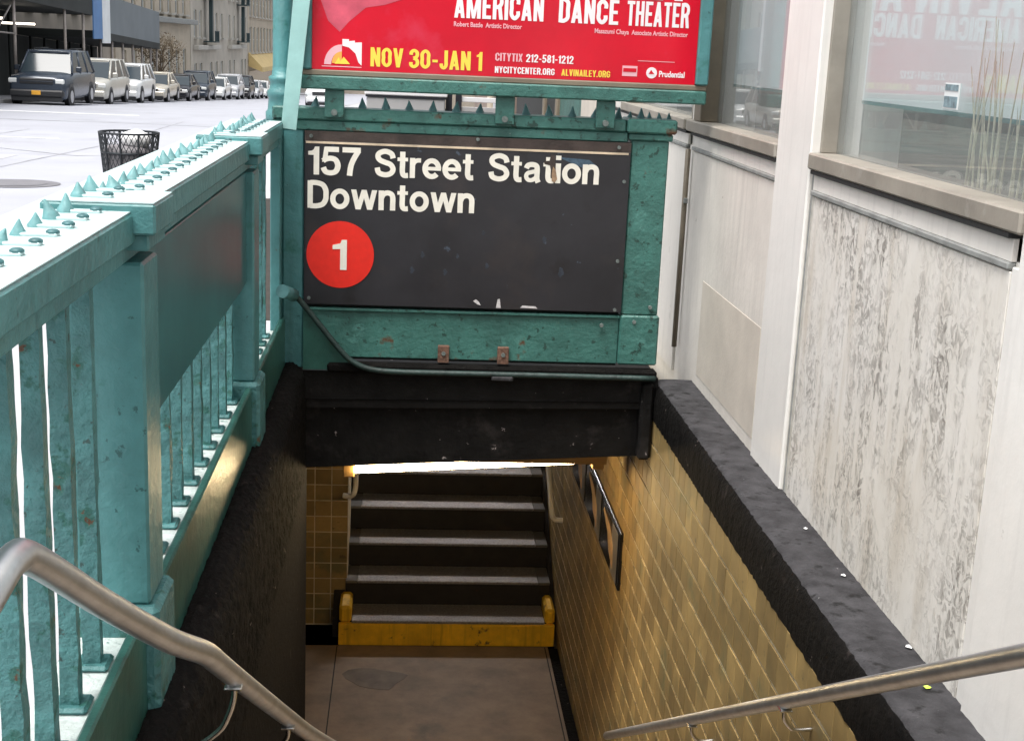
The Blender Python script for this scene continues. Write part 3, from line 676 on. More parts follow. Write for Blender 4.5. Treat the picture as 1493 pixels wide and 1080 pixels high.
def letters(body, x0, x1, zb, h, y, m, parent, font=GL, w=.185, gap=.065, space=.28, per=True):
    x = 0; lay = []
    for ch in body:
        if ch == ' ': x += space; continue
        lay.append((ch, x)); x += font[ch][0]+gap
    sc = (x1-x0)/(x-gap)
    allo = MB() if not per else None
    for ch, xo in lay:
        o = MB() if per else allo
        for q, st_ in enumerate(font[ch][1]):
            yy = y-.0002*q; kd, pts = st_[0], st_[1]; ww = (st_[2] if len(st_) > 2 else w)/2
            T_ = lambda a, b: (x0+(xo+a)*sc, b*h+zb)
            if kd == 'P': o.prism([T_(a, b) for a, b in pts], 'Y', yy-.0012, yy); continue
            cl = kd == 'C'
            if cl: pts = pts[:-1]
            n = len(pts); LA, RA = [], []
            for k in range(n):
                a = Vector(pts[k-1] if (k or cl) else pts[0]); b = Vector(pts[k]); c = Vector(pts[(k+1) % n] if (k < n-1 or cl) else pts[-1])
                t = ((b-a).normalized() if (b-a).length > 1e-6 else Vector((0, 0)))+((c-b).normalized() if (c-b).length > 1e-6 else Vector((0, 0)))
                t.normalize(); nn = Vector((-t.y, t.x))*ww
                LA.append(T_(*(b+nn))); RA.append(T_(*(b-nn)))
            V = lambda p_, dy: o.bm.verts.new((p_[0], yy-dy, p_[1]))
            F = [(V(a, .0012), V(b, .0012)) for a, b in zip(LA, RA)]
            for k in range(n if cl else n-1):
                a, b = F[k], F[(k+1) % n]; o.bm.faces.new((a[0], a[1], b[1], b[0]))
        if per: o.build('letter', m, parent)
    if not per: return allo.build('lettering', m, parent)

# ------------------------------------------------------------------ station sign
sg = empty('station_sign', 'black enamel subway station sign reading 157 Street Station Downtown', 'sign', (.27, 5.98, .46))
SY = 5.976
pn = MB().box(-.458, .986, SY, 5.999, .462, 1.188, .002).build('sign_panel', M['signblack'], sg)
MB().box(-.458, .986, SY+.002, 6.0, 1.1885, 1.231).build('top_strip', M['signrust'], sg)
MB().box(-.452, .975, SY-.003, SY-.0004, 1.178, 1.187).build('cream_line', M['cream'], pn)
WLt = M['white_letter']
letters('157', -.442, -.213, 1.042, .122, SY-.0004, WLt, sg)
letters('Street', -.150, .285, 1.042, .122, SY-.0004, WLt, sg)
letters('Station', .353, .847, 1.042, .122, SY-.0004, WLt, sg)
letters('Downtown', -.443, .294, .895, .121, SY-.0004, WLt, sg)
o = MB(); o.prism([(.628, 1.17), (.646, 1.165), (.652, 1.10), (.655, 1.075), (.640, 1.058), (.632, 1.09), (.625, 1.12), (.600, 1.125), (.598, 1.138), (.622, 1.14)], 'Y', SY-.0030, SY-.0022)
o.build('torn_patch', M['signrust'], sg)
o = MB(); o.prism([(.640, 1.115), (.652, 1.10), (.660, 1.06), (.650, 1.045), (.636, 1.05), (.634, 1.085)], 'Y', SY-.0040, SY-.0031); o.build('torn_patch', M['tan_tear'], sg)
o = MB(); vs = []
for k in range(56):
    a = 2*math.pi*k/56; vs.append((-.297+.150*math.cos(a), .690+.150*math.sin(a)))
o.prism(vs, 'Y', SY-.0026, SY-.0002); dsc = o.build('line_disc', M['red'], sg)
o = MB(); o.prism([(-.297, .622), (-.268, .622), (-.268, .757), (-.291, .757), (-.297, .741), (-.331, .733), (-.331, .714), (-.297, .716)], 'Y', SY-.005, SY-.0028)
o.build('numeral', M['white_letter'], dsc)
for x, z in ((-.43, 1.21), (.30, 1.222), (.93, 1.21), (-.435, .49), (.955, .475), (.962, 1.06), (.955, .70)):
    MB().tube([(x, SY-.008, z), (x, SY+.003, z)], .008, 8).build('screw', M['bolt'], sg)
o = MB(); o.prism([(.66, 1.158), (.80, 1.150), (.845, 1.118), (.80, 1.105), (.74, 1.125)], 'Y', SY-.0014, SY-.0003); o.build('paint_smear', M['blue_smear'], sg)
for px, pz, r_ in ((.341, .809, .010), (.617, .787, .014), (.071, .701, .013), (.228, .700, .010), (.025, .630, .014), (.174, .625, .013), (.362, .659, .012), (.70, .64, .02)):
    o = MB(); o.prism([(px+r_*(.8+.3*math.sin(5*a+px*40))*math.cos(a)*.8, pz+r_*(1.1+.3*math.cos(3*a))*math.sin(a)) for a in [k*.5236 for k in range(12)]], 'Y', SY-.0012, SY-.0003); o.build('paint_fleck', M['fleck'], sg)
for pts in ([(.305, .497), (.318, .505), (.332, .493), (.340, .478), (.325, .482)], [(.410, .468), (.432, .468), (.426, .510), (.416, .508)], [(.52, .472), (.60, .470), (.59, .48), (.53, .482)]):
    o = MB(); o.prism(pts, 'Y', SY-.0014, SY-.0003); o.build('scuff', M['scuff'], sg)

# ------------------------------------------------------------------ poster case
pc = empty('poster_case', 'green framed poster case with red dance theater poster above the sign', 'poster case', (.4, 6.0, 1.28))
PY = 5.945
MB().box(-.475, 1.298, PY-.012, 6.075, 1.412, 1.470, .006).build('bottom_rail', M['teal_dark'], pc)
MB().box(-.475, 1.298, PY-.004, 6.065, 1.4705, 1.495, .004).build('bottom_frame', M['trim_dark'], pc)
MB().box(1.244, 1.300, PY-.02, 6.075, 1.4955, 2.70, .006).build('side_frame', M['teal'], pc)
MB().box(-.480, -.428, PY-.02, 6.075, 1.4955, 2.70, .006).build('side_frame', M['teal'], pc)
MB().box(-.480, 1.300, PY-.02, 6.075, 2.7005, 2.78, .006).build('top_frame', M['teal'], pc)
MB().box(-.4275, 1.2435, PY+.012, 6.06, 1.4955, 2.70).build('case_back', M['teal_dark'], pc)
po = MB().box(-.427, 1.243, PY, PY+.011, 1.496, 2.699).build('poster', M['posterred'], pc)
for xa in (-.372, .372, .818):
    lg = MB().box(xa, xa+.084, 5.962, 5.983, 1.292, 1.4115, .003).build('support_leg', M['teal_dark'], pc)
    MB().tube([(xa+.042, 5.948, 1.315), (xa+.042, 5.963, 1.315)], .014, 8).build('bolt', M['bolt'], lg)
def ptext(b, x0, x1, z, h, m, bold=.03, **k): return text(b, x0, x1, z, h, PY-.0004, m, po, bold, **k)
letters('AMERICAN', 0.177, 0.562, 1.736, 0.104, PY-.0004, M['pwhite'], po, CG, .16, .07, .2)
letters('DANCE', 0.628, 0.888, 1.736, 0.104, PY-.0004, M['pwhite'], po, CG, .16, .07, .2)
letters('THEATER', 0.925, 1.198, 1.736, 0.104, PY-.0004, M['pwhite'], po, CG, .16, .07, .2)
letters('ALVIN AILEY', 0.177, 1.198, 1.848, 0.2, PY-.0004, M['pwhite'], po, CG, .16, .07, .2)
ptext('Robert Battle  Artistic Director', .177, .471, 1.700, .020, M['pfade'], .02)
ptext('Masazumi Chaya  Associate Artistic Director', .788, 1.198, 1.698, .020, M['pfade'], .02)
letters('NOV 30-JAN 1', -0.177, 0.305, 1.517, 0.08, PY-.0004, M['pyellow'], po, CG, .16, .07, .2)
letters('CITYTIX', 0.361, 0.48, 1.563, 0.034, PY-.0004, M['pfade'], po, CG, .16, .07, .2)
letters('212-581-1212', 0.495, 0.702, 1.563, 0.034, PY-.0004, M['pwhite'], po, CG, .16, .07, .2)
letters('NYCITYCENTER.ORG', 0.361, 0.622, 1.512, 0.028, PY-.0004, M['pwhite'], po, CG, .16, .07, .2)
letters('ALVINAILEY.ORG', 0.652, 0.866, 1.512, 0.028, PY-.0004, M['pyellow'], po, CG, .16, .07, .2)
ptext('Prudential', 1.082, 1.196, 1.524, .026, M['pwhite'], .03)
def flat(name, pts, m, k=0): o = MB(); o.prism(pts, 'Y', PY-.0012-k, PY-.0003-k*.5); return o.build(name, m, po)
flat('round_logo', [(1.049+.024*math.cos(a*.3142), 1.540+.024*math.sin(a*.3142)) for a in range(20)], M['pwhite'])
flat('logo_mark', [(1.036, 1.535), (1.046, 1.553), (1.052, 1.545), (1.062, 1.535)], M['posterred'], .0012)
flat('box_logo', [(.919, 1.522), (.985, 1.522), (.985, 1.566), (.919, 1.566)], M['pfade'])
flat('logo_bar', [(.923, 1.540), (.981, 1.540), (.981, 1.556), (.923, 1.556)], M['posterred'], .0012)
flat('fine_print', [(.985, 1.588), (1.148, 1.588), (1.148, 1.5905), (.985, 1.5905)], M['pfade'])
flat('fine_print', [(-.385, 1.5085), (-.215, 1.5085), (-.215, 1.512), (-.385, 1.512)], M['pfade'])
cx, cz = -.30, 1.518
flat('arch_logo', [(cx+.075*math.cos(a), cz+.085*math.sin(a)) for a in [math.pi*k/14 for k in range(7, 15)]]+[(cx+.045*math.cos(a), cz+.056*math.sin(a)) for a in [math.pi*k/14 for k in range(14, 6, -1)]], M['pfade'])
flat('arch_logo', [(cx+.002, cz+.108), (cx+.03, cz+.108), (cx+.03, cz+.10), (cx+.055, cz+.103), (cx+.055, cz+.095), (cx+.085, cz+.097), (cx+.085, cz), (cx+.072, cz+.012), (cx+.058, cz+.05), (cx+.03, cz+.074), (cx+.002, cz+.08)], M['pwhite'])
flat('sun_logo', [(cx+.042*math.cos(math.pi*k/12), cz+.006+.05*math.sin(math.pi*k/12)) for k in range(6, 13)]+[(cx, cz+.006)], M['porange'])
flat('sun_logo', [(cx-.03, cz+.004), (cx-.012, cz+.032), (cx-.006, cz+.014), (cx+.008, cz+.034), (cx+.036, cz+.004)], M['pyellow'], .0006)
flat('pink_blotch', [(-.40, 2.2), (-.405, 1.82), (-.36, 1.70), (-.31, 1.655), (-.27, 1.70), (-.20, 1.76), (-.12, 1.775), (-.02, 1.81), (.06, 1.87), (.12, 2.0), (.10, 2.2)], M['pink'])  # pale pink blotch at the poster's upper left

# ------------------------------------------------------------------ lamp post of the entrance, and brace strap
lpst = empty('globe_lamp_post', 'teal round lamp post rising from the railing corner', 'lamp post', (-.565, 6.12, 1.27))
MB().lathe([(.075, 1.24), (.075, 1.30), (.066, 1.31), (.062, 1.36), (.068, 1.372), (.068, 1.39), (.058, 1.40), (.055, 1.43), (.062, 1.44), (.062, 1.452), (.048, 1.46), (.044, 1.50), (.044, 2.6)], -.565, 6.10, 20).build('post', M['teal'], lpst)
MB().lathe([(.05, 2.601), (.09, 2.62), (.16, 2.70), (.18, 2.80), (.16, 2.90), (.09, 2.98), (.02, 3.0)], -.565, 6.10, 20).build('globe', M['pwhite'], lpst)
br = MB(); br.prism([(-.552, 1.245), (-.488, 1.237), (-.405, 2.05), (-.478, 2.05)], 'Y', 5.885, 5.897)
tag(br.build('brace_strap', M['teal_pale']), 'pale green flat steel strap bracing the poster case at the corner', 'brace')

# ------------------------------------------------------------------ near handrails
hl = empty('handrail', 'steel handrail with kinked bend against the black left wall', 'handrail', (-.4, 1.8, .8))
hp = [(-.54, 1.40, .80), (-.522, 1.54, .892), (-.506, 1.62, .937), (-.501, 1.68, .945), (-.494, 1.74, .921), (-.452, 1.95, .767), (-.406, 2.14, .628), (-.385, 2.21, .578), (-.357, 2.33, .503), (-.347, 2.42, .440), (-.333, 2.6, .317), (-.287, 3.2, -.088), (-.25, 3.7, -.42), (-.25, 5.4, -1.42)]
MB().tube(smooth_path(hp, 6), .0225, 16).build('rail', M['steel'], hl)
def hook(parent, p, wx, k=1):
    """curved wall bracket under the rail"""
    x, y, z = p; s_ = 1 if wx > x else -1
    MB().tube(smooth_path([(x, y, z-.018), (x, y, z-.05), (x+s_*.012, y, z-.072*k**.3), (x+s_*.035, y, z-.088*k**.5), (wx, y, z-.085*k)], 5), .0065, 8).build('bracket', M['chrome'], parent)
    MB().box(x-.018, x+.018, y-.02, y+.02, z-.026, z-.0195, .002).build('saddle', M['chrome'], parent)
hook(hl, (-.335, 2.57, .338), WL+.005, 2.2); hook(hl, (-.283, 3.25, -.122), WL+.005)
hr = empty('handrail', 'straight steel handrail on the right wall of the entrance', 'handrail', (1.09, 2.1, .6))
zr = lambda y: .63-.589*(y-2.079)
MB().tube([(1.09, y, zr(y)) for y in (1.0, 1.6, 2.2, 3.0, 4.0, 5.0, 6.2)], .0215, 16).build('rail', M['steel'], hr)
for y in (3.36, 4.42): hook(hr, (1.09, y, zr(y)), WR-.004)

# ------------------------------------------------------------------ white storefront building on the right
BX = 1.36
bd = empty('storefront_building', 'white painted storefront building with tan window sills beside the stairs', 'building', (BX, 4, 0))
# wall sections behind everything
MB().box(BX+.012, BX+.30, -3.0, 9.6, -.2, 1.20).build('base_wall', M['wall'], bd)
def pil(ya, yb, nm='pilaster'):
    return MB().box(BX-.012, BX+.16, ya, yb, .02, 3.3, .006).build(nm, M['pilaster'], bd)
pil(4.475, 4.895); pil(2.30, 2.84)
MB().box(BX+.0, BX+.011, 4.42, 4.474, .05, 1.262, .003).build('pilaster_edge', M['mould_light'], bd)
MB().box(BX-.002, BX+.011, 4.445, 4.458, .05, 1.262, .002).build('pilaster_edge', M['mould'], bd)
MB().box(BX-.0, BX+.010, 2.85, 2.895, .05, 1.19, .003).build('pilaster_edge', M['pilaster'], bd)
MB().box(BX-.004, BX+.010, 2.841, 2.8495, .05, 1.19).build('joint', M['gap'], bd)
# panels
MB().box(BX-.002, BX+.0118, 2.896, 4.412, .06, 1.178, .002).build('panel', M['panel_stain'], bd)['label'] = 'panel with peeling stained white paint'
MB().box(BX-.002, BX+.0118, 4.90, 6.40, .06, 1.178, .002).build('panel', M['panel_clean'], bd)
MB().box(BX-.0035, BX-.0021, 4.93, 5.98, .18, .62).build('repainted_patch', M['beige_patch'], bd)
MB().box(BX-.002, BX+.0118, .4, 2.28, .06, 1.178, .002).build('panel', M['panel_clean'], bd)
MB().box(BX-.002, BX+.0118, 6.56, 9.6, .06, 1.178, .002).build('panel', M['wall'], bd)
# mouldings and sills
for ya, yb in ((2.90, 4.44), (4.90, 6.42), (6.55, 9.6), (.4, 2.29)):
    MB().box(BX-.010, BX+.0125, ya, yb, 1.181, 1.199, .004).build('moulding', M['mould'], bd)
    MB().box(BX-.001, BX+.0115, ya, yb, 1.2, 1.252).build('frieze', M['wall'], bd)
    MB().box(BX-.016, BX+.02, ya, yb, 1.253, 1.2655).build('painted_sill_shadow', M['gap'], bd)  # dark strip painted as the shadow line under the sill
WN = [(2.845, 4.47), (4.90, 6.30), (.5, 2.29), (6.6, 8.4)]
for k, (ya, yb) in enumerate(WN):
    wd = MB()
    gx = BX+.075
    wd.box(BX+.02, gx+.02, yb-.012, yb+.02, 1.322, 3.2, .002)          # jamb away from camera
    wd.box(BX+.02, gx+.02, ya-.02, ya+.012, 1.322, 3.2, .002)
    wd.box(BX+.02, gx+.02, ya, yb, 3.2, 3.26)
    if k in (1, 3): wd.box(BX-.008, gx+.024, yb-.018, yb+.13, 1.322, 3.2, .004)
    wo_ = wd.build('window', M['trim'] if k != 1 else M['trim_dark'], bd)
    MB().box(BX-.020, gx+.03, ya, yb+(.25 if k in (1, 3) else 0), 1.2665, 1.321, .006).build('sill', M['trim'], wo_)
    MB().box(gx-.003, gx+.003, ya+.012, yb-.012, 1.3215, 3.2).build('glass', M['glass'], wo_)
    MB().box(gx+.055, gx+.062, ya+.09, yb-.05, 1.502, 3.2).build('blind', M['blind'], wo_)
    MB().box(gx+.054, gx+.063, ya+.09, yb-.05, 1.490, 1.5015).build('blind_hem', M['blindhem'], wo_)
MB().box(BX+.02, BX+.6, -3, 9.6, 3.31, 12).build('upper_wall', M['wall'], bd)
MB().box(BX+.02, BX+.3, 2.28, 2.86, 1.2, 3.31).build('upper_wall', M['wall'], bd); MB().box(BX+.02, BX+.3, 4.49, 4.88, 1.2, 3.31).build('upper_wall', M['wall'], bd)
MB().box(BX+.02, BX+.3, -3, .48, 1.2, 3.31).build('upper_wall', M['wall'], bd)
MB().box(BX+.02, BX+.3, 6.46, 6.58, 1.2, 3.31).build('upper_wall', M['wall'], bd)
MB().box(BX+.02, BX+.3, 8.42, 9.6, 1.2, 3.31).build('upper_wall', M['wall'], bd)
# room behind the glass
MB().box(BX+.10, 3.4, -2.9, 9.5, 1.245, 1.262).build('display_floor', M['roomfloor'], bd)
MB().box(3.4, 3.5, -2.9, 9.5, 1.2, 3.3).build('room_wall', M['room'], bd)
MB().box(BX+.3, 3.5, -3, -2.9, 1.2, 3.3).build('room_wall', M['room'], bd); MB().box(BX+.3, 3.5, 9.5, 9.6, 1.2, 3.3).build('room_wall', M['room'], bd)
MB().box(2.2, 2.5, 3.3, 4.6, 1.263, 1.46, .02).build('display_shelf', M['room'], bd)
# drain pipe at the joint of the panels
dp = empty('drain_pipe', 'thin dark vertical pipe on the white wall beside the sign post', 'pipe', (BX, 6.48, .1))
MB().tube([(BX-.012, 6.48, .20), (BX-.012, 6.48, 1.18)], .013, 10).build('pipe', M['trim_dark'], dp)
MB().box(BX-.02, BX+.0, 6.455, 6.505, .92, .945, .002).build('pipe_clip', M['mould'], dp)
# darker shopfront further along
sf = empty('far_shopfront', 'darker shopfront with pillars seen under the poster case', 'building', (1.4, 13, 0))
MB().box(1.40, 1.7, 9.61, 30, -.9, 4.5).build('wall', M['stone_d'], sf)
for ya, yb, m in ((9.75, 10.6, 'beige_patch'), (12.4, 12.55, 'trim_dark'), (13.6, 13.75, 'trim_dark'), (17.5, 18.2, 'stone_d'), (23, 23.8, 'stone_c')):
    MB().box(1.33, 1.399, ya, yb, gz(ya), 3.6, .01).build('pillar', M[m], sf)
for ya, yb, m in ((10.62, 12.38, 'teal_dark'), (12.57, 13.58, 'gap'), (13.77, 17.48, 'gap'), (18.3, 22.9, 'pane')):
    MB().box(1.36, 1.3985, ya, yb, gz(ya)+.1, 3.0).build('shop_panel', M[m], sf)
# dried stalks behind the second window
ds = empty('dried_stalks', 'pale dried reed stalks standing behind the large window', 'dried plant', (1.56, 3.15, 1.262))
rnd = random.Random(3)
for k in range(30):
    y = 3.0+rnd.random()*.5; x = 1.53+rnd.random()*.1-.06; h = .18+rnd.random()*.36
    if x > 1.485 and k % 3 == 0: x = 1.47
    x = min(x, 1.484) if h > .22 else x
    ly, lx = rnd.uniform(-.10, .10), rnd.uniform(-.01, .01)
    MB().tube([(x, y, 1.262), (x+lx*.4, y+ly*.3, 1.262+h*.5), (x+lx, y+ly, 1.262+h)], .0035, 5, r2=.0012).build('stalk', M['stalk'], ds)
# notice sticker on the glass
sk = empty('window_sticker', 'small blue and white notice stuck on the large window', 'sticker', (1.43, 3.55, 1.5))
MB().box(1.4285, 1.4315, 3.478, 3.575, 1.512, 1.580).build('paper', M['whiteboard'], sk)
MB().box(1.4270, 1.4284, 3.483, 3.570, 1.516, 1.545).build('print', M['stickerblue'], sk)
MB().box(1.4270, 1.4284, 3.483, 3.570, 1.560, 1.576).build('print', M['stickerblue'], sk)
# litter along the coping
def litter(name, label, loc, m, s_):
    bm = bmesh.new(); bmesh.ops.create_icosphere(bm, subdivisions=1, radius=s_)
    for v in bm.verts: v.co = Vector((v.co.x*random.uniform(.6, 1.3), v.co.y*random.uniform(.7, 1.5), abs(v.co.z)*random.uniform(.4, .9)))
    me = bpy.data.meshes.new(name); bm.to_mesh(me); bm.free(); o = obj(name, me, M[m]); o.location = loc
    tag(o, label, 'litter')
litter('paper_scrap', 'small white scrap on the coping near the first pilaster', (1.325, 4.06, .131), 'paper', .007)
litter('paper_scrap', 'pale crumpled scrap on the coping beside the stained panel', (1.325, 3.66, .131), 'paper', .008)
litter('wrapper', 'lime green wrapper on the coping below the right handrail', (1.305, 2.94, .131), 'lime', .013)
litter('paper_scrap', 'white torn scrap against the foot of the stained panel', (1.345, 3.17, .131), 'paper', .010)

# ------------------------------------------------------------------ wire litter basket on the sidewalk
BKX, BKY = -2.84, 14.0; bz = gz(BKY)
bk = empty('litter_basket', 'black wire litter basket on the sidewalk beyond the railing', 'litter basket', (BKX, BKY, bz))
BH = .93
def rad(t): return .215+.075*t**1.3
for t, rr in ((0.02, .010), (.52, .008), (.78, .013), (.99, .012)):
    o = MB(); n = 28; pts = [(BKX+rad(t)*math.cos(2*math.pi*k/n), BKY+rad(t)*math.sin(2*math.pi*k/n), bz+BH*t) for k in range(n+1)]
    o.tube(pts, rr, 6, caps=False); o.build('hoop', M['basketwire'], bk)
for k in range(10):
    a = 2*math.pi*k/10+.2
    o = MB(); o.tube([(BKX+(rad(t)+.004)*math.cos(a), BKY+(rad(t)+.004)*math.sin(a), bz+BH*t) for t in (0, .25, .5, .75, 1)], .011, 5); o.build('upright', M['basketwire'], bk)
o = MB()
for d in (-1, 1):
    for k in range(34):
        a0 = 2*math.pi*k/34
        o.tube([(BKX+rad(t)*math.cos(a0+d*t*1.6), BKY+rad(t)*math.sin(a0+d*t*1.6), bz+BH*t) for t in (0, .2, .4, .6, .8, .99)], .0045, 3, caps=False)
wm = o.build('wire_mesh', M['basketwire'], bk); tag(wm, kind='stuff')
MB().lathe([(.19, bz+.03), (.205, bz+.3), (.235, bz+.55), (.258, bz+.74), (.20, bz+.79), (.05, bz+.81)], BKX, BKY, 18).build('liner_bag', M['bag'], bk)
bm = bmesh.new(); bmesh.ops.create_icosphere(bm, subdivisions=3, radius=.13)
for v in bm.verts: v.co = Vector((v.co.x*1.15, v.co.y, v.co.z*.72))*random.uniform(.9, 1.1)
for f in bm.faces: f.smooth = True
me = bpy.data.meshes.new('rubbish_bag'); bm.to_mesh(me); bm.free()
rb = obj('rubbish_bag', me, M['paper']); rb.location = (BKX+.08, BKY-.05, bz+.86)
tag(rb, 'white paper rubbish heaped on top of the wire basket', 'rubbish')

# ------------------------------------------------------------------ things seen through the gap under the poster case
cb = empty('utility_cabinet', 'grey metal cabinet with white lid on the sidewalk beyond the sign', 'cabinet', (-.05, 14, gz(14)))
g0 = gz(14)
MB().box(-.45, .355, 14.0, 14.55, g0+.08, 1.075, .01).build('body', M['cabinet'], cb)
MB().box(-.47, .375, 13.98, 14.57, 1.098, 1.150, .008).build('lid', M['cabtop'], cb)
MB().box(-.46, .365, 13.99, 14.56, 1.0755, 1.0975).build('lid_gap', M['darkmetal'], cb)
MB().box(-.47, -.40, 14.0, 14.5, g0, g0+.08).build('foot', M['darkmetal'], cb); MB().box(.3, .37, 14.0, 14.5, g0, g0+.08).build('foot', M['darkmetal'], cb)
rk = empty('pipe_barrier', 'dark posted barrier with pale horizontal rails beside the grey cabinet', 'barrier', (.62, 14.3, g0))
for x in (.40, .50, .93): MB().box(x-.032, x+.032, 14.25, 14.31, g0, 1.30, .004).build('post', M['darkmetal'], rk)
for k in range(7): MB().box(.52, .90, 14.27, 14.29, .55+.1*k, .60+.1*k, .004).build('rail', M['cabtop' if k % 2 else 'cabinet'], rk)

# ------------------------------------------------------------------ cars
def car(label, X, Yf, kind, pm, group, detail=True, plate='plate'):
    """parked car facing the camera (front at Yf, nearside at X+w/2)"""
    L, W, H = {'suv': (4.9, 2.04, 2.0), 'van': (4.9, 1.96, 1.85), 'suv2': (4.5, 1.86, 1.80), 'sedan': (4.7, 1.82, 1.52)}[kind]
    z0 = gz(Yf+2)-.13; hw = W/2
    t = empty('parked_car', label, 'car', (X, Yf, z0), group)
    hood = {'suv': 1.16, 'van': 1.06, 'suv2': 1.06, 'sedan': .88}[kind]
    cow = {'suv': 1.28, 'van': .85, 'suv2': 1.05, 'sedan': 1.25}[kind]          # cowl position behind the nose
    belt = hood+.06
    # lower body loft
    stn = [(0.0, hw*.84, .34, hood-.20), (.06, hw*.92, .28, hood-.12), (.25, hw*.985, .24, hood-.05), (cow, hw, .24, hood+.02), (cow+.4, hw, .24, belt), (L-.9, hw, .24, belt), (L-.12, hw*.97, .28, belt-.02), (L, hw*.88, .36, belt-.15)]
    o = MB(); rings = []
    for (y, h, zb, zt) in stn:
        pr = [(h*.80, zb), (h*.97, zb+.06), (h, zb+.22), (h, (zb+zt)/2), (h*.985, zt-.12), (h*.93, zt-.03), (h*.6, zt+.015), (0, zt+.03)]
        full = pr+[(-a, b) for a, b in reversed(pr[:-1])]
        rings.append([o.bm.verts.new((X+a, Yf+y, z0+b)) for a, b in full])
    for A, B in zip(rings, rings[1:]):
        for k in range(len(A)-1):
            f = o.bm.faces.new((A[k], A[k+1], B[k+1], B[k])); f.smooth = True
        o.bm.faces.new((A[-1], A[0], B[0], B[-1]))
    o.bm.faces.new(rings[0]); o.bm.faces.new(rings[-1])
    body = o.build('body', pm, t)
    # greenhouse
    ws = {'suv': .75, 'van': 1.15, 'suv2': .85, 'sedan': .85}[kind]; rs = {'suv': .35, 'van': .35, 'suv2': .5, 'sedan': .85}[kind]
    yb0, yt0, yt1, yb1 = cow+.02, cow+ws, L-rs-.15-(0 if kind != 'sedan' else .55), L-.12-(0 if kind != 'sedan' else .55)
    hb, ht = hw*.93, hw*.76
    Bq = [(-hb, yb0, belt-.06), (hb, yb0, belt-.06), (hb, yb1, belt-.06), (-hb, yb1, belt-.06)]; Tq = [(-ht, yt0, H-.06), (ht, yt0, H-.06), (ht, yt1, H-.06), (-ht, yt1, H-.06)]
    o = MB(); bv = [o.bm.verts.new((X+a, Yf+b, z0+c)) for a, b, c in Bq]; tv = [o.bm.verts.new((X+a, Yf+b, z0+c)) for a, b, c in Tq]
    for k in range(4): o.bm.faces.new((bv[k], bv[(k+1) % 4], tv[(k+1) % 4], tv[k]))
    o.bm.faces.new(tv); o.build('window_glass', M['carglass'], t)
    P = lambda q: Vector((X+q[0], Yf+q[1], z0+q[2]))
    # roof and pillars
    o = MB(); rr = []
    for y, h, z in ((yt0-.10, ht*.9, H-.08), (yt0+.05, ht*1.02, H-.045), ((yt0+yt1)/2, ht*1.04, H-.03), (yt1, ht*1.0, H-.05), (yt1+.08, ht*.9, H-.09)):
        rr.append([o.bm.verts.new((X+a, Yf+y, z0+z+b)) for a, b in ((-h, -.05), (-h*.93, .01), (-h*.5, .028), (h*.5, .028), (h*.93, .01), (h, -.05))])
    for A, B in zip(rr, rr[1:]):
        for k in range(5): f = o.bm.faces.new((A[k], A[k+1], B[k+1], B[k])); f.smooth = True
    o.bm.faces.new(rr[0]); o.bm.faces.new(rr[-1]); o.build('roof', pm, t)
    for k in range(4):
        MB().tube([P(Bq[k]), P(Tq[k])], .045, 6).build('pillar', pm, t)
    for s_ in (-1, 1):
        for f_ in ((.45,) if kind == 'sedan' else (.36, .70)):
            yb = yb0+(yb1-yb0)*f_; yt = yt0+(yt1-yt0)*(f_-.02)
            MB().tube([P((s_*hb*1.0, yb, belt-.06)), P((s_*ht*1.0, yt, H-.07))], .04, 6).build('pillar', pm, t)
    # wheels
    wr = .36 if kind in ('suv', 'suv2') else .32
    for s_ in (-1, 1):
        for y in (.85, L-.95):
            xa = X+s_*(hw-.20); xb = X+s_*(hw+.012)
            wv = MB().tube([(xa, Yf+y, z0+wr), (xb, Yf+y, z0+wr)], wr, 18).build('wheel', M['tyre'], t)
            MB().tube([(xb-s_*.03, Yf+y, z0+wr), (xb+s_*.008, Yf+y, z0+wr)], wr*.62, 14).build('rim', M['rim'], wv)
            MB().tube([(xb-s_*.06, Yf+y, z0+wr+.04), (xb-s_*.006, Yf+y, z0+wr+.04)], wr+.07, 18).build('wheel_arch', M['darkplastic'], t)
        # lights and mirrors
        MB().box(X+s_*hw*.80-.17, X+s_*hw*.80+.14, Yf-.012, Yf+.16, z0+hood-.34, z0+hood-.17, .03).build('headlight', M['lens'], t)
        MB().box(X+s_*(hw+.09)-.10, X+s_*(hw+.09)+.10, Yf+cow+.32, Yf+cow+.42, z0+belt+.0, z0+belt+.19, .03).build('mirror', pm, t)
    bm_ = M['darkplastic'] if kind == 'suv' else pm
    MB().box(X-hw*.93, X+hw*.93, Yf-.09, Yf+.16, z0+.36, z0+.60, .05).build('bumper', bm_, t)
    MB().box(X-hw*.86, X+hw*.86, Yf-.04, Yf+.1, z0+.20, z0+.358, .02).build('lower_grille', M['darkplastic'], t)
    g = MB().box(X-hw*.58, X+hw*.58, Yf-.02, Yf+.1, z0+hood-.36, z0+hood-.16, .02).build('grille', M['darkplastic'], t)
    if kind == 'suv':
        for z in (hood-.26,): MB().box(X-hw*.57, X+hw*.57, Yf-.032, Yf-.0205, z0+z-.012, z0+z+.012, .002).build('grille_bar', pm, g)
        for s_ in (-1, 1): MB().tube([(X+s_*ht*.8, Yf+yt0+.3, z0+H+.03), (X+s_*ht*.8, Yf+yt1-.2, z0+H+.03)], .018, 6).build('roof_rack', M['darkplastic'], t)
    MB().box(X-.16, X+.16, Yf-.105, Yf-.092, z0+.43, z0+.58, .004).build('licence_plate', M[plate], t)
    return t
G = 'cars parked along the far kerb'
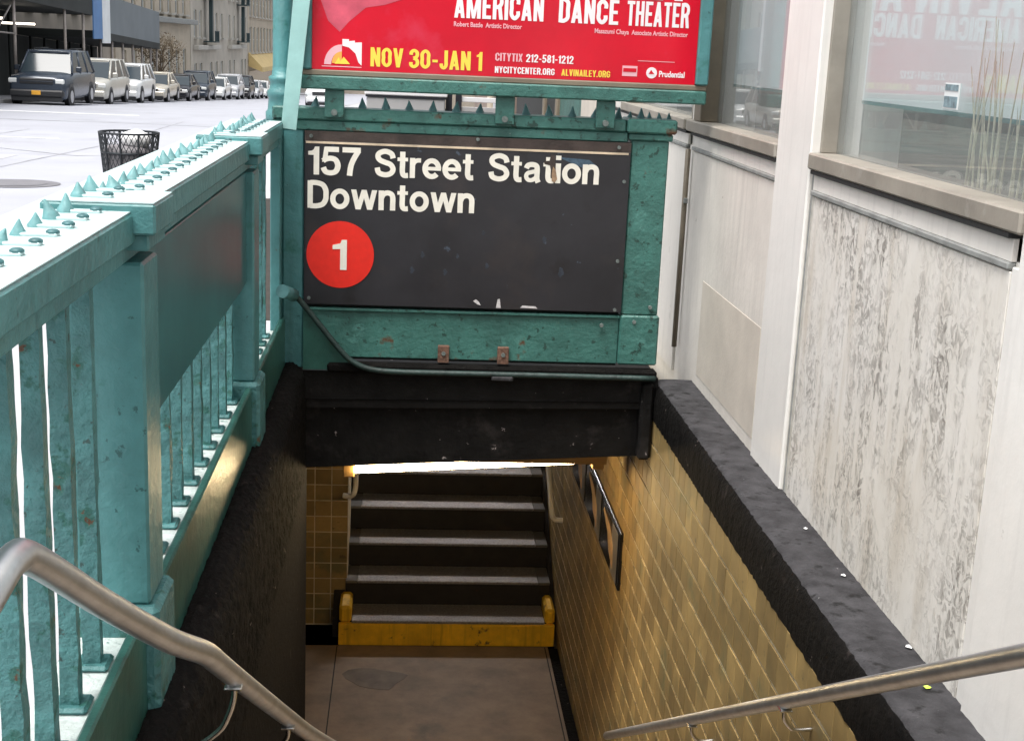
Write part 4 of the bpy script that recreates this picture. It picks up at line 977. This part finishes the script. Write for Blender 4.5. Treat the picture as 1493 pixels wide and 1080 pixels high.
pD = carpaint('paint_dark_slate', (.032, .045, .065)); pW = carpaint('paint_white', (.72, .73, .72)); pS = carpaint('paint_silver_beige', (.50, .49, .44)); pG = carpaint('paint_silver', (.55, .56, .58)); pB = carpaint('paint_black', (.02, .021, .026)); pN = carpaint('paint_pale_gold', (.52, .48, .40))
carsp = [('dark slate sport utility car with orange plate, nearest in the parked row', 50.0, 'suv', pD), ('pale beige minivan parked right behind the dark nearest car', 56.8, 'van', pS), ('white compact utility car, third in the parked row', 63.6, 'suv2', pW), ('pale gold sedan, fourth in the parked row', 70.6, 'sedan', pN),
         ('black sedan with bright windshield, fifth in the parked row', 77.6, 'sedan', pB), ('dark minivan, sixth in the parked row', 84.6, 'suv2', pD), ('white sedan, seventh in the parked row', 92.2, 'sedan', pW), ('silver hatchback, eighth in the parked row', 99.4, 'suv2', pG),
         ('black utility car, ninth in the parked row', 106.4, 'suv2', pB), ('silver sedan, tenth in the parked row', 112.8, 'sedan', pG), ('white car at the far end of the parked row', 119.4, 'sedan', pW)]
for k, (lb, y, kd, pm) in enumerate(carsp): car(lb, -13.35, y, kd, pm, G, plate='plate' if k in (0, 4) else 'cabtop')
car('white car seen alone under the left end of the poster case', -4.75, 74, 'suv2', pW, None, plate='cabtop')

# ------------------------------------------------------------------ far side: sheds, facades, tree
def shed(label, X0, X1, ya, yb, hd, par, pm, postys, braces):
    t = empty('sidewalk_shed', label, 'scaffold', ((X0+X1)/2, ya, gz(ya)))
    zt = lambda y: gz(y)+hd
    o = MB()
    def slab(z0f, z1f, x0, x1, nm, m):
        o = MB(); v = []
        for y in (ya, yb):
            for x in (x0, x1):
                for f in (z0f, z1f): v.append(o.bm.verts.new((x, y, f(y))))
        a = v
        for q in ((0, 1, 3, 2), (4, 6, 7, 5), (0, 4, 5, 1), (2, 3, 7, 6), (0, 2, 6, 4), (1, 5, 7, 3)): o.bm.faces.new([a[i] for i in q])
        return o.build(nm, m, t)
    slab(lambda y: zt(y), lambda y: zt(y)+.34, X0, X1, 'deck', M['sheddark'])
    slab(lambda y: zt(y)+.341, lambda y: zt(y)+.34+par, X1-.06, X1, 'parapet', pm)
    slab(lambda y: gz(y), lambda y: zt(y)-.01, X0-.1, X0, 'hoarding', M['sheddark'])
    for y in postys:
        MB().tube([(X1-.12, y, gz(y)), (X1-.12, y, zt(y))], .06, 8).build('post', M['steelpost'], t)
        MB().tube([(X0+.2, y, gz(y)), (X0+.2, y, zt(y))], .06, 8).build('post', M['sheddark'], t)
    for (y0, z0, y1, z1) in braces:
        MB().tube([(X1-.12, y0, gz(y0)+z0), (X1-.12, y1, gz(y1)+z1)], .035, 6).build('brace', M['steelpost'], t)
    return t
sh = shed('tall black sidewalk shed on pipe posts behind the nearest dark car', -18.3, -14.7, 40, 65.2, 3.75, .9, M['sheddark'], (46.5, 52.8, 60.3, 63.6), [(46.5, .3, 52.4, 3.4), (52.8, 2.4, 46.5, 2.4), (46.5, 3.2, 50, .3)])
for y in (54, 58.5):
    tb = MB().box(-16.9, -15.6, y-.08, y+.08, gz(y)+2.95, gz(y)+3.03).build('shed_light', mat('shed_tube', (1, .95, .85), .5, emit=((1, .9, .75), 3)), sh)
sh2 = shed('lower black sidewalk shed under a blue grey hoarding', -18.3, -14.7, 65.6, 81.8, 2.75, 1.75, M['shedparapet'], (67, 69.5, 72, 74.5, 77, 79.5, 81.4), [])
MB().box(-14.72, -14.66, 65.0, 66.8, 1.2, 8).build('blue_board', M['blueboard'], sh2); MB().box(-14.72, -14.66, 66.85, 68.5, 1.0, 8).build('white_banner', M['whiteboard'], sh2)

def facade(name, label, X, depth, ya, yb, za, zb, wins, m, frame='winframe', bars=True, extras=None):
    """building whose street front lies in the plane x = X, with real window openings"""
    t = empty(name, label, 'building', (X, (ya+yb)/2, za))
    Yc = sorted({ya, yb, *[w_[0] for w_ in wins], *[w_[1] for w_ in wins]}); Zc = sorted({za, zb, *[w_[2] for w_ in wins], *[w_[3] for w_ in wins]})
    o = MB(); rc = .28
    for a, b in zip(Yc, Yc[1:]):
        for c, d in zip(Zc, Zc[1:]):
            my, mz = (a+b)/2, (c+d)/2
            if any(w_[0] < my < w_[1] and w_[2] < mz < w_[3] for w_ in wins): continue
            o.quad((X, a, c), (X, b, c), (X, b, d), (X, a, d))
    for (a, b, c, d) in wins:
        o.quad((X, a, c), (X-rc, a, c), (X-rc, a, d), (X, a, d)); o.quad((X, b, c), (X-rc, b, c), (X-rc, b, d), (X, b, d))
        o.quad((X, a, c), (X, b, c), (X-rc, b, c), (X-rc, a, c)); o.quad((X, a, d), (X, b, d), (X-rc, b, d), (X-rc, a, d))
    o.quad((X, ya, za), (X-depth, ya, za), (X-depth, ya, zb), (X, ya, zb)); o.quad((X, yb, za), (X-depth, yb, za), (X-depth, yb, zb), (X, yb, zb))
    o.quad((X, ya, zb), (X, yb, zb), (X-depth, yb, zb), (X-depth, ya, zb)); o.quad((X-depth, ya, za), (X-depth, yb, za), (X-depth, yb, zb), (X-depth, ya, zb))
    me = bpy.data.meshes.new('wall'); o.bm.to_mesh(me); o.bm.free(); obj('wall', me, m, t)
    cache = {}
    for (a, b, c, d) in wins:
        k = (round(b-a, 2), round(d-c, 2))
        if k not in cache:
            f = MB(); wy, wz = b-a, d-c; th = .09
            f.box(-.12, 0, 0, th, 0, wz); f.box(-.12, 0, wy-th, wy, 0, wz); f.box(-.12, 0, th, wy-th, 0, th); f.box(-.12, 0, th, wy-th, wz-th, wz); f.box(-.10, -.01, th, wy-th, wz*.5-.04, wz*.5+.04)
            fm = f.mesh('window'); fm.materials.append(M[frame])
            g = MB().box(-.08, -.06, th, wy-th, th, wz-th).mesh('pane'); g.materials.append(M['pane'])
            s_ = MB().box(0, .36, -.12, wy+.12, -.14, 0).mesh('sill'); s_.materials.append(M['trimstone']); cache[k] = (fm, g, s_)
        fm, g, s_ = cache[k]
        w_ = obj('window', fm, None, t); w_.location = Vector((X-rc+.14, a, c))-t.location; w_.matrix_parent_inverse = Matrix.Identity(4)
        for mm, nm, loc in ((g, 'pane', (0, 0, 0)), (s_, 'sill', (rc-.14-.02, 0, 0))):
            q = obj(nm, mm, None, w_); q.location = loc; q.matrix_parent_inverse = Matrix.Identity(4)
    return t
FX = -18.6
def grid(ys, zs, w_, h): return [(y, y+w_, z, z+h) for y in ys for z in zs]
gA = gz(72)
facade('apartment_house', 'dim brick building rising behind the black sidewalk sheds', FX-.3, 12, 30, 88, gA-3, gA+19, grid([32+3.1*k for k in range(18)], [gA+1+3.3*k for k in range(5)], 1.35, 1.9), M['stone_a'])
gB = gz(96)
B = facade('apartment_house', 'tan building with dark cornice line above its shopfronts', FX, 12, 88.2, 117.5, gB-3, gB+20, grid([90+3.4*k for k in range(8)], [gB+1.0+3.5*k+(1.2 if k else 0) for k in range(5)], 1.5, 2.0), M['stone_c'])
MB().box(FX, FX+.7, 88.3, 117.4, 2.35, 2.75, .05).build('cornice', M['mould'], B)
gC = gz(138)
Cb = facade('apartment_house', 'grey stone apartment block with dark iron fire escapes', FX, 14, 117.8, 158, gC-3, gC+24, grid([119.6, 122.6, 128.8, 132.4, 136, 141.8, 145.4, 152, 155], [gC+.9, gC+5.4, gC+9.2, gC+13, gC+16.8], 1.5, 2.3), M['stone_b'])
for ya, yb in ((119, 133), (141, 153)): MB().box(FX, FX+.5, ya, yb, gC+4.35, gC+4.75, .04).build('band_course', M['trimstone'], Cb)
for yc in (126, 149.5):
    f = MB()
    for z in (gC+5.0, gC+8.8, gC+12.6): f.box(FX+.02, FX+1.1, yc-1.3, yc+1.3, z, z+.1)
    for z in (gC+5.0, gC+8.8, gC+12.6):
        for k in range(9): f.box(FX+1.04, FX+1.09, yc-1.28+.31*k, yc-1.24+.31*k, z, z+1.0)
        f.box(FX+1.03, FX+1.1, yc-1.3, yc+1.3, z+.95, z+1.02); f.box(FX+.4, FX+.7, yc-.4, yc+.4, z+.1, z+3.7)
    f.build('fire_escape', M['iron'], Cb)
gD = gz(178)
D = facade('apartment_house', 'pale house with white sash windows over a yellow awning', FX, 12, 158.3, 200, gD-4, gD+22, grid([160+3.6*k for k in range(11)], [gD+5.2, gD+9.3, gD+13.4, gD+17.4], 2.2, 2.9), M['stone_c'])
o = MB(); o.prism([(FX+.03, gz(160)+3.1), (FX+.03, gz(160)+4.6), (FX+1.6, gz(160)+3.0), (FX+1.6, gz(160)+2.5)], 'Y', 158.6, 199); o.build('awning', M['yellowawn'], D)
MB().box(FX-.02, FX+.05, 159, 199, gD, gD+3.1).build('shopfront', M['pane'], D)
facade('apartment_house', 'far apartment block closing the view down the street', FX, 12, 201, 300, gz(250)-6, gz(250)+26, grid([204+5*k for k in range(18)], [gz(250)+4+4*k for k in range(5)], 2, 2.4), M['stone_b'])
tag(MB().box(-30, 60, 300, 320, -12, 20).build('terrace_block', M['stone_a']), 'distant terrace block across the end of the street', 'building')

# bare street tree
def tree(X, Y, H, label):
    rnd = random.Random(11); z0 = gz(Y)
    t = empty('street_tree', label, 'tree', (X, Y, z0))
    tr = MB(); cr = MB(); segs = []
    tr.tube([(X, Y, z0), (X+.03, Y, z0+.8), (X, Y+.05, z0+1.6)], .10, 8, r2=.07)
    def grow(p, d, ln, r, dep):
        q = p+d*ln
        (tr if dep < 2 else cr).tube([p, (p+q)/2+Vector((rnd.uniform(-.05, .05)*ln,)*3), q], r, 4 if dep > 1 else 6, caps=False, r2=r*.6)
        if dep == 5: return
        for k in range(3 if dep < 4 else 2):
            nd = (d+Vector((rnd.uniform(-.85, .85), rnd.uniform(-.85, .85), rnd.uniform(-.15, .6)))).normalized()
            grow(q if k else p+d*ln*rnd.uniform(.6, 1), nd, ln*rnd.uniform(.62, .85), r*.6, dep+1)
    for k in range(5):
        a = k*1.26; grow(Vector((X, Y, z0+1.35+.06*k)), Vector((math.cos(a)*.7, math.sin(a)*.7, 1)).normalized(), H*.2, .05, 0)
    for k in range(900):       # last withered leaves
        a = rnd.uniform(0, 6.283); u = rnd.uniform(-1, 1); rr = rnd.random()**.5
        c = Vector((X+1.45*rr*math.cos(a)*math.sqrt(1-u*u), Y+1.45*rr*math.sin(a)*math.sqrt(1-u*u), z0+H*.58+H*.36*u*rr))
        e = Vector((rnd.uniform(-1, 1), rnd.uniform(-1, 1), rnd.uniform(-1, 1))).normalized()*.06; f = e.cross(Vector((rnd.random(), rnd.random(), .3))).normalized()*.045
        cr.quad(c-e, c+f, c+e, c-f)
    tr.build('trunk', M['bark'], t); cr.build('crown', M['twig'], t)
tree(-15.3, 85, 4.2, 'small brown nearly bare street tree beyond the lower shed')
